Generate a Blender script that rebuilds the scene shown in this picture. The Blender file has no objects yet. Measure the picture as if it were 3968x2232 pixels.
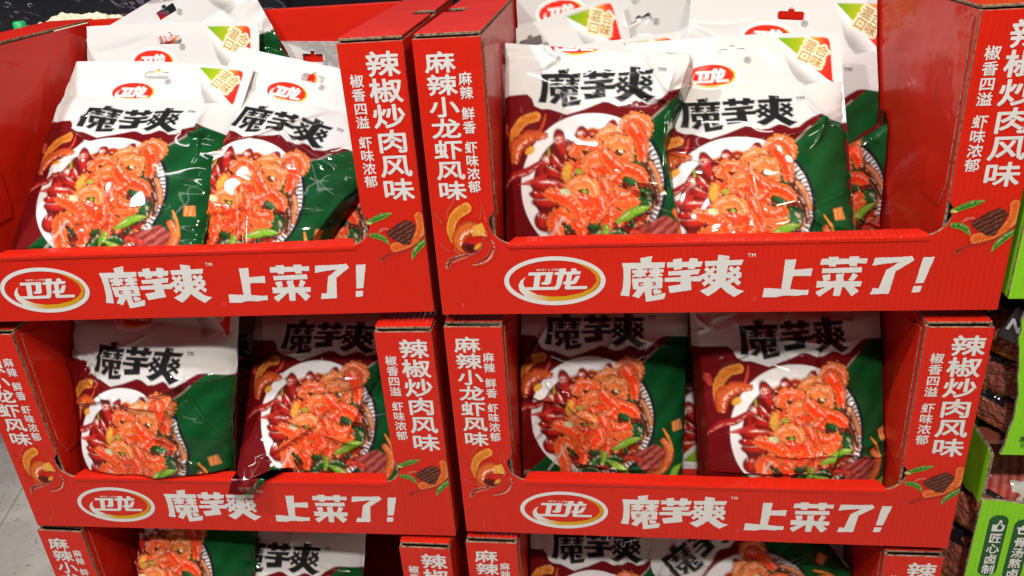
import bpy, math, random
import numpy as np
from mathutils import Matrix, Vector

S = bpy.context.scene
COL = S.collection
R = math.radians

# ------------------------------------------------------------------ camera, world, lamps, exposure
PITCH, ROLL = 0.4406, -0.0704
cam_d = bpy.data.cameras.new('camera')
cam_d.sensor_width = 36.0
cam_d.lens = 3147.8 / 3968 * 36.0
cam_d.clip_start, cam_d.clip_end = 0.02, 100
cam = bpy.data.objects.new('camera', cam_d)
COL.objects.link(cam)
fwd = Vector((0, math.cos(PITCH), -math.sin(PITCH)))
up0 = Vector((0, math.sin(PITCH), math.cos(PITCH)))
rt0 = Vector((1, 0, 0))
rt = rt0 * math.cos(ROLL) + up0 * math.sin(ROLL)
up = -rt0 * math.sin(ROLL) + up0 * math.cos(ROLL)
M = Matrix((rt, up, -fwd)).transposed().to_4x4()
cam.matrix_world = M
S.camera = cam

world = bpy.data.worlds.new('World')
S.world = world
world.use_nodes = True
bg = world.node_tree.nodes['Background']
bg.inputs[0].default_value = (0.95, 0.93, 1.0, 1)
bg.inputs[1].default_value = 0.012

def lamp(name, loc, aim, size, power, color, size_y=None):
    d = bpy.data.lights.new(name, 'AREA')
    d.energy = power
    d.color = color
    d.shape = 'RECTANGLE' if size_y else 'DISK'
    d.size = size
    if size_y: d.size_y = size_y
    o = bpy.data.objects.new(name, d)
    COL.objects.link(o)
    o.location = loc
    o.rotation_euler = (Vector(aim) - Vector(loc)).to_track_quat('-Z', 'Y').to_euler()
    return o
# the shop's ceiling: a spot above and behind the shopper, unseen tubes added for lip tops and film glints, panels over the far shelves
lamp('ceiling_spot', (-0.22, -0.90, 1.72), (0.0, 0.85, -0.45), 0.16, 58, (1.0, 0.96, 0.91))
lamp('ceiling_spot', (1.15, -0.55, 1.55), (0.60, 0.9, -0.3), 0.28, 24, (1.0, 0.80, 0.56))
lamp('ceiling_spot', (-1.45, 0.05, 1.60), (-0.3, 1.0, -0.5), 0.15, 42, (0.96, 0.97, 1.0))
lamp('unseen_tube', (-0.1, 0.42, 2.0), (-0.1, 0.80, -0.5), 1.4, 12, (1.0, 0.96, 0.93), 0.04)  # added overhead, out of view, to brighten the lip tops
lamp('unseen_tube', (-0.75, -0.35, 1.75), (-0.55, -0.25, -0.5), 0.025, 3.2, (0.96, 0.98, 1.0), 2.4)  # unseen, added on the left so bag creases pick up glints
lamp('unseen_tube', (0.75, -0.35, 1.75), (0.55, -0.25, -0.5), 0.025, 3.2, (1.0, 0.95, 0.88), 2.4)  # its unseen twin on the right, also added for crease glints
lamp('unseen_tube', (0.1, -2.2, 1.45), (0.1, 0.80, -0.4), 3.0, 4, (0.95, 0.97, 1.0), 0.015)  # added behind the camera for the glossy film to reflect
lamp('ceiling_panel', (0.2, 3.6, 1.75), (0.1, 0.9, 0.0), 2.6, 15, (1.0, 0.82, 0.97), 0.9)

S.view_settings.view_transform = 'Standard'
S.view_settings.look = 'None'
S.view_settings.exposure = 0.0
S.view_settings.gamma = 1.0
S.view_settings.use_curve_mapping = False
S.render.engine = 'CYCLES'
S.cycles.max_bounces = 6

# ------------------------------------------------------------------ helpers
def vnoise(x, y, seed=0):
    xi = np.floor(x).astype(np.int64); yi = np.floor(y).astype(np.int64)
    fx = x - xi; fy = y - yi
    fx = fx * fx * (3 - 2 * fx); fy = fy * fy * (3 - 2 * fy)
    def h(a, b):
        n = (a * 374761393 + b * 668265263 + seed * 974634777) & 0x7fffffff
        n = ((n ^ (n >> 13)) * 1274126177) & 0x7fffffff
        n = n ^ (n >> 16)
        return (n & 0xffff) / 65535.0
    return (h(xi, yi) * (1 - fx) + h(xi + 1, yi) * fx) * (1 - fy) + (h(xi, yi + 1) * (1 - fx) + h(xi + 1, yi + 1) * fx) * fy

def fbm(x, y, seed=0, o=3):
    s = 0; a = .5
    for k in range(o):
        s = s + a * vnoise(x * 2 ** k, y * 2 ** k, seed + k); a *= .5
    return s / (1 - .5 ** o)

def sdf_contours(px, py, contours):
    """signed distance, positive inside (even-odd)"""
    d2 = np.full(px.shape, 1e18); ins = np.zeros(px.shape, bool)
    for c in contours:
        n = len(c)
        for i in range(n):
            ax, ay = c[i]; bx, by = c[(i + 1) % n]
            ex, ey = bx - ax, by - ay
            L = ex * ex + ey * ey
            if L < 1e-12: continue
            t = np.clip(((px - ax) * ex + (py - ay) * ey) / L, 0, 1)
            dx = px - ax - t * ex; dy = py - ay - t * ey
            d2 = np.minimum(d2, dx * dx + dy * dy)
            if ay != by:
                cr = ((ay > py) != (by > py)) & (px < (bx - ax) * (py - ay) / (by - ay) + ax)
                ins ^= cr
    return np.where(ins, 1, -1) * np.sqrt(d2)

def sdf_path(px, py, path, r):
    """distance to a polyline minus its (tapering) radius: returns (frac of radius, signed dist, side, t)"""
    best = np.full(px.shape, 1e18); bt = np.zeros(px.shape); side = np.zeros(px.shape)
    n = len(path) - 1
    for i in range(n):
        ax, ay = path[i]; bx, by = path[i + 1]
        ex, ey = bx - ax, by - ay; L = ex * ex + ey * ey + 1e-12
        t = np.clip(((px - ax) * ex + (py - ay) * ey) / L, 0, 1)
        dx = px - ax - t * ex; dy = py - ay - t * ey
        d = np.hypot(dx, dy); m = d < best
        best = np.where(m, d, best); bt = np.where(m, (i + t) / n, bt)
        side = np.where(m, (dx * ey - dy * ex) / math.sqrt(L), side)
    rr = np.interp(bt, np.linspace(0, 1, len(r)), r) if hasattr(r, '__len__') else r
    return best / rr, rr - best, side / rr, bt

def smooth_path(p, k=4):
    out = []
    n = len(p)
    for i in range(n - 1):
        p0 = p[max(i - 1, 0)]; p1 = p[i]; p2 = p[i + 1]; p3 = p[min(i + 2, n - 1)]
        for j in range(k):
            t = j / k
            out.append(tuple(0.5 * (2 * p1[a] + (p2[a] - p0[a]) * t + (2 * p0[a] - 5 * p1[a] + 4 * p2[a] - p3[a]) * t * t + (3 * p1[a] - p0[a] - 3 * p2[a] + p3[a]) * t ** 3) for a in (0, 1)))
    out.append(tuple(p[-1]))
    return out

def srgb(r, g, b):
    return tuple(((c / 255) / 12.92 if c / 255 <= .04045 else ((c / 255 + .055) / 1.055) ** 2.4) for c in (r, g, b))

class Paint:
    """a printed picture, painted at sample points (x right, y down)"""
    def __init__(s, x, y, soft):
        s.x, s.y, s.soft = x, y, soft
        s.rgb = np.zeros((x.size, 3)); s.a = np.zeros(x.size)
    def blend(s, m, a, col):
        col = np.asarray(col, float)
        if col.ndim == 2 and col.shape[0] == s.x.size: col = col[m]
        aa = a[:, None]
        s.rgb[m] = s.rgb[m] * (1 - aa) + col * aa
        s.a[m] = np.maximum(s.a[m], a)
    def box(s, pts, pad):
        xs = [p[0] for p in pts]; ys = [p[1] for p in pts]
        return np.nonzero((s.x > min(xs) - pad) & (s.x < max(xs) + pad) & (s.y > min(ys) - pad) & (s.y < max(ys) + pad))[0]
    def cov(s, d):
        return np.clip(d / s.soft + .5, 0, 1)
    def poly(s, pts, col, alpha=1.0, col2=None, tex=None):
        m = s.box(pts, s.soft * 2)
        if not m.size: return
        d = sdf_contours(s.x[m], s.y[m], [pts])
        c = np.tile(np.asarray(col, float), (m.size, 1))
        if col2 is not None:
            n = (tex(s.x[m], s.y[m]) if tex else fbm(s.x[m] / 40, s.y[m] / 40, 5))[:, None]
            c = c * (1 - n) + np.asarray(col2) * n
        s.blend(m, s.cov(d) * alpha, c)
    def union(s, contours_list, col, alpha=1.0, grow=0.0):
        pts = [p for c in contours_list for k in c for p in k]
        m = s.box(pts, s.soft * 2 + grow)
        if not m.size: return
        d = np.full(m.size, -1e9)
        for c in contours_list: d = np.maximum(d, sdf_contours(s.x[m], s.y[m], c))
        s.blend(m, s.cov(d + grow) * alpha, col)
    def ell(s, c, rx, ry, rot, col, edge=None, hl=0.0, alpha=1.0, shadow=0.0):
        rr = max(rx, ry) * 1.3 + s.soft * 2
        m = s.box([c], rr)
        if not m.size: return
        ca, sa = math.cos(rot), math.sin(rot)
        dx, dy = s.x[m] - c[0], s.y[m] - c[1]
        X = (dx * ca + dy * sa) / rx; Y = (-dx * sa + dy * ca) / ry
        f = np.hypot(X, Y)
        d = (1 - f) * min(rx, ry)
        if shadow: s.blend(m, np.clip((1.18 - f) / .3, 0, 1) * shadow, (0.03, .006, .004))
        cc = np.tile(np.asarray(col, float), (m.size, 1))
        if edge is not None:
            w = np.clip((f - .35) / .6, 0, 1)[:, None]
            cc = cc * (1 - w) + np.asarray(edge) * w
        n = fbm(s.x[m] / 28, s.y[m] / 28, 17)[:, None]
        cc = cc * (.72 + .56 * n)
        if hl:
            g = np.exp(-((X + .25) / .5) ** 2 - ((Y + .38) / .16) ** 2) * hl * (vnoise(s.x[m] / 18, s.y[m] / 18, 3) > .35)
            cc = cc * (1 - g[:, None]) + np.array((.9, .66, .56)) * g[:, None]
        s.blend(m, s.cov(d) * alpha, cc)
    def tube(s, path, r, col, edge=None, ruffle=0.0, shadow=.5, hl=0.0, alpha=1.0, ridge=0.0):
        rm = max(r) if hasattr(r, '__len__') else r
        pth = smooth_path(path)
        m = s.box(pth, rm * 1.5 + s.soft * 2)
        if not m.size: return
        x, y = s.x[m], s.y[m]
        f, d, side, t = sdf_path(x, y, pth, r)
        if ruffle:
            w = (vnoise(x / 17, y / 17, 9) - .5) * ruffle
            f = f - w / rm; d = d + w
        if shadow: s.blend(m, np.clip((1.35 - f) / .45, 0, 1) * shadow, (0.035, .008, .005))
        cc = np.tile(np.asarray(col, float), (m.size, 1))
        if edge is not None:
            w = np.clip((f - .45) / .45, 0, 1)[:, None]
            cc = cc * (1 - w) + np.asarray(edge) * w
        n = fbm(x / 24, y / 24, 31)[:, None]
        cc = cc * (.58 + .84 * n)
        if ridge:
            cc = cc * (1 - .35 * (np.sin(t * ridge * 6.283) > .2))[:, None]
        if hl:
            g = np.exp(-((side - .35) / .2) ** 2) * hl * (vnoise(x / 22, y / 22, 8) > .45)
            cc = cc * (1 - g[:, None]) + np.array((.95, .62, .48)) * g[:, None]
        s.blend(m, s.cov(d) * alpha, cc)

def build_mesh(name, co, quads, colors=None, normals=None, mats=(), mat_idx=None):
    me = bpy.data.meshes.new(name)
    co = np.asarray(co, np.float32); quads = np.asarray(quads, np.int32)
    me.vertices.add(len(co)); me.vertices.foreach_set('co', co.ravel())
    nf = len(quads)
    me.loops.add(nf * 4); me.loops.foreach_set('vertex_index', quads.ravel())
    me.polygons.add(nf); me.polygons.foreach_set('loop_start', np.arange(nf, dtype=np.int32) * 4)
    me.polygons.foreach_set('use_smooth', np.ones(nf, bool))
    for m in mats: me.materials.append(m)
    if mat_idx is not None: me.polygons.foreach_set('material_index', np.asarray(mat_idx, np.int32))
    me.update(calc_edges=True)
    if colors is not None:
        at = me.color_attributes.new('print', 'FLOAT_COLOR', 'POINT')
        c4 = np.ones((len(co), 4), np.float32); c4[:, :3] = colors
        at.data.foreach_set('color', c4.ravel())
    if normals is not None:
        me.normals_split_custom_set_from_vertices(np.asarray(normals, np.float32).tolist())
    return me

def link(name, me, parent=None, mat=None, **props):
    o = bpy.data.objects.new(name, me)
    COL.objects.link(o)
    if parent is not None: o.parent = parent
    for k, v in props.items(): o[k] = v
    return o

def empty(name, mw, label=None, cat=None, group=None):
    o = bpy.data.objects.new(name, None)
    o.empty_display_size = .05
    COL.objects.link(o)
    o.matrix_world = mw
    if label: o['label'] = label
    if cat: o['category'] = cat
    if group: o['group'] = group
    return o

def pydata(name, verts, faces, mats, idx=None, smooth=False):
    me = bpy.data.meshes.new(name)
    me.from_pydata([tuple(v) for v in verts], [], faces)
    for m in mats: me.materials.append(m)
    if idx is not None: me.polygons.foreach_set('material_index', idx)
    if smooth: me.polygons.foreach_set('use_smooth', [True] * len(me.polygons))
    me.update()
    return me

def prism(name, poly, axis, a, b, mats, parent=None, edge_mat=1, bevel=.0006, **props):
    """sheet of board: polygon in the two other axes, thick from a to b along axis; its cut edges take the second material"""
    n = len(poly)
    def P(q, t):
        return {'y': (q[0], t, q[1]), 'x': (t, q[0], q[1]), 'z': (q[0], q[1], t)}[axis]
    vs = [P(q, a) for q in poly] + [P(q, b) for q in poly]
    area = sum(poly[i][0] * poly[(i + 1) % n][1] - poly[(i + 1) % n][0] * poly[i][1] for i in range(n))
    ccw = area > 0
    if axis == 'y': ccw = not ccw
    f0 = list(range(n)); f1 = list(range(n, 2 * n))
    fs = [f0[::-1] if ccw else f0, f1 if ccw else f1[::-1]]
    for i in range(n):
        j = (i + 1) % n
        q = (i, j, n + j, n + i)
        fs.append(q if ccw else q[::-1])
    idx = [0, 0] + [edge_mat if edge_mat < len(mats) else 0] * n
    me = pydata(name, vs, fs, mats, idx)
    o = link(name, me, parent, **props)
    if bevel:
        md = o.modifiers.new('bevel', 'BEVEL'); md.width = bevel; md.segments = 2; md.limit_method = 'ANGLE'
        md.material = -1
    return o

def bx(name, x0, x1, y0, y1, z0, z1, mats, parent=None, bevel=.0006, **props):
    return prism(name, [(x0, y0), (x1, y0), (x1, y1), (x0, y1)], 'z', z0, z1, mats, parent, 0, bevel, **props)

def march(fn, x0, x1, y0, y1, step):
    """filled outline of fn(x, y) > 0 as (verts 2d, faces)"""
    nx = int((x1 - x0) / step) + 2; ny = int((y1 - y0) / step) + 2
    X, Y = np.meshgrid(x0 + np.arange(nx) * step, y0 + np.arange(ny) * step)
    V = fn(X.ravel(), Y.ravel()).reshape(ny, nx)
    V = np.where(np.abs(V) < 1e-7, 1e-7, V)
    ins = V > 0
    cnt = ins[:-1, :-1].astype(int) + ins[1:, :-1] + ins[:-1, 1:] + ins[1:, 1:]
    verts = []; faces = []; key = {}
    def vid(k, x, y):
        if k not in key:
            key[k] = len(verts); verts.append((x, y))
        return key[k]
    # runs of full cells become one strip each
    for j in range(ny - 1):
        i = 0
        while i < nx - 1:
            c = cnt[j, i]
            if c == 0: i += 1; continue
            cs = ((i, j), (i + 1, j), (i + 1, j + 1), (i, j + 1))
            if c == 4:
                faces.append([vid(q, X[q[1], q[0]], Y[q[1], q[0]]) for q in cs]); i += 1; continue
            f = []
            for k in range(4):
                a = cs[k]; b = cs[(k + 1) % 4]
                va, vb = V[a[1], a[0]], V[b[1], b[0]]
                if va > 0: f.append(vid(a, X[a[1], a[0]], Y[a[1], a[0]]))
                if (va > 0) != (vb > 0):
                    t = va / (va - vb)
                    kk = (min(a, b), max(a, b))
                    f.append(vid(kk, X[a[1], a[0]] * (1 - t) + X[b[1], b[0]] * t, Y[a[1], a[0]] * (1 - t) + Y[b[1], b[0]] * t))
            if len(f) > 2: faces.append(f)
            i += 1
    return verts, faces

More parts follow.
